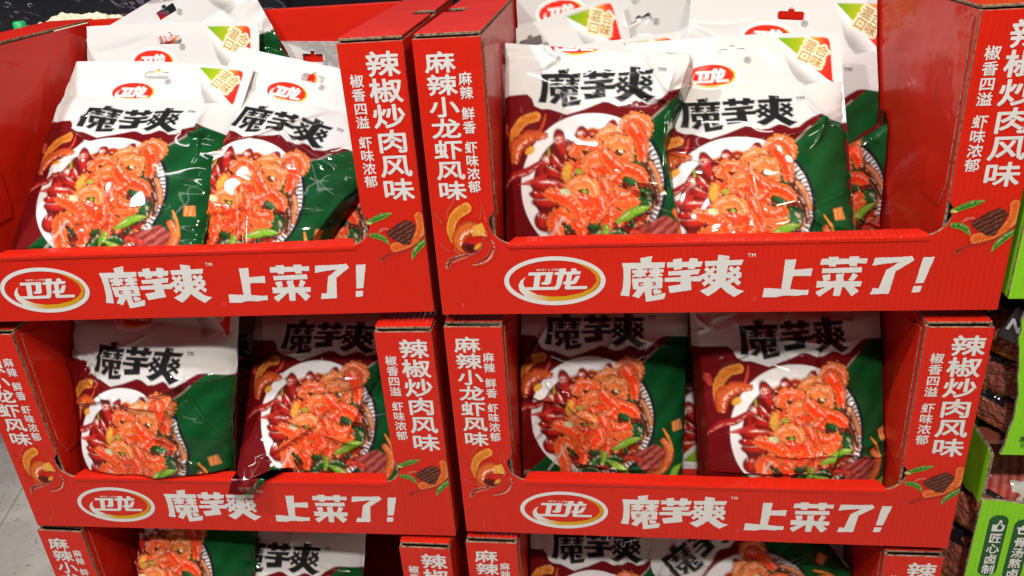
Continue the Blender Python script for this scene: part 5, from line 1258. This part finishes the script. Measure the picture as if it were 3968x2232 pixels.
# ------------------------------------------------------------------ dim goods behind the left stack
def dark_pack(label, loc, rot, s, rgb0, seed, name='plastic_parcel', cat='parcel', m=None, group='dark parcels on the table behind'):
    n = 60
    a = np.linspace(-1, 1, n); A, B = np.meshgrid(a, a); x, y = A.ravel(), B.ravel()
    b = np.clip(1 - np.abs(x) ** 3, 0, 1) ** .5 * np.clip(1 - np.abs(y) ** 3, 0, 1) ** .5
    h = b * .35 + (fbm(x * 3 + seed, y * 3, seed) - .5) * .30 * b + (np.abs(fbm(x * 5, y * 5, seed + 5) - .5)) * .25 * b
    q = grid_quads(n, n)
    co = np.concatenate([np.stack([x, -y, h], 1), np.stack([x, -y, -h * .5 - .01], 1)]) * np.array((s[0], s[1], s[2]))
    rgb = np.tile(np.array(rgb0), (2 * n * n, 1))
    me = build_mesh(name, co, np.concatenate([q, q[:, ::-1] + n * n]), rgb, None, [m or FILM])
    o = link(name, me); o.location = loc; o.rotation_euler = [R(v) for v in rot]
    o['label'] = label; o['category'] = cat
    if group: o['group'] = group
    return o
tb = empty('goods_table', Matrix.Translation((-1.0, 1.75, fz - .115)), 'dark table behind the left stack, piled with black parcels', 'table')
bx('table_top', -.9, .75, -.42, .6, 1.15, 1.19, [BLACKM], tb)
for a, b in ((-.85, -.38), (.68, -.38), (-.85, .54), (.68, .54)): bx('leg', a, a + .05, b, b + .05, .0015, 1.149, [BLACKM], tb)
tz = fz - .115 + 1.19
for i, (x, y, z, s, rz, lab) in enumerate((
    (-.80, 1.45, .06, .13, 20, 'black glossy parcel at the far left edge behind the top left tray'), (-.66, 1.52, .07, .13, -25, 'black glossy parcel next to the cream cloth behind the top left tray'),
    (-.92, 1.75, .12, .16, 60, 'black parcel lying on the others behind the top left tray'), (-.52, 1.62, .07, .14, 10, 'black parcel farthest right behind the top left tray'),
    (-.72, 1.80, .14, .16, -40, 'black parcel highest in the pile behind the top left tray'))):
    dark_pack(lab, (x, y, tz + z), (rz * .3, -rz * .2, rz), (s, s * .8, .12), (.010, .010, .012), 60 + i)
dark_pack('crumpled cream cloth just above the rim of the top left tray', (-.635, 1.335, tz + .075), (0, 4, 6), (.075, .05, .075), (.66, .58, .42), 77, 'cream_cloth', 'cloth', PRINT, None)
dark_pack('dark magenta pouch above the back rim of the top left tray', (-.565, 1.40, tz + .07), (0, -4, -10), (.045, .04, .07), (.14, .008, .03), 79, 'magenta_pouch', 'pouch', None, None)
gc = empty('green_bottle', Matrix.Translation((-.705, 1.285, tz - .028)), 'small bottle with bright green cap among the black parcels', 'bottle')
def lathe(name, prof, mat, parent, n=24):
    vs = []; fs = []
    for r, z in prof: vs += [(r * math.cos(6.2832 * i / n), r * math.sin(6.2832 * i / n), z) for i in range(n)]
    for j in range(len(prof) - 1):
        for i in range(n): fs.append((j * n + i, j * n + (i + 1) % n, (j + 1) * n + (i + 1) % n, (j + 1) * n + i))
    fs.append(tuple(range(n))[::-1]); fs.append(tuple((len(prof) - 1) * n + i for i in range(n)))
    return link(name, pydata(name, vs, fs, [mat], None, True), parent)
lathe('bottle_body', [(.013, .0), (.014, .004), (.014, .095), (.008, .108), (.008, .112)], BLACKM, gc)
lathe('cap', [(.0090, .1122), (.0095, .114), (.0090, .134), (.007, .136)], plain('green_plastic', (.01, .36, .10), .4), gc)
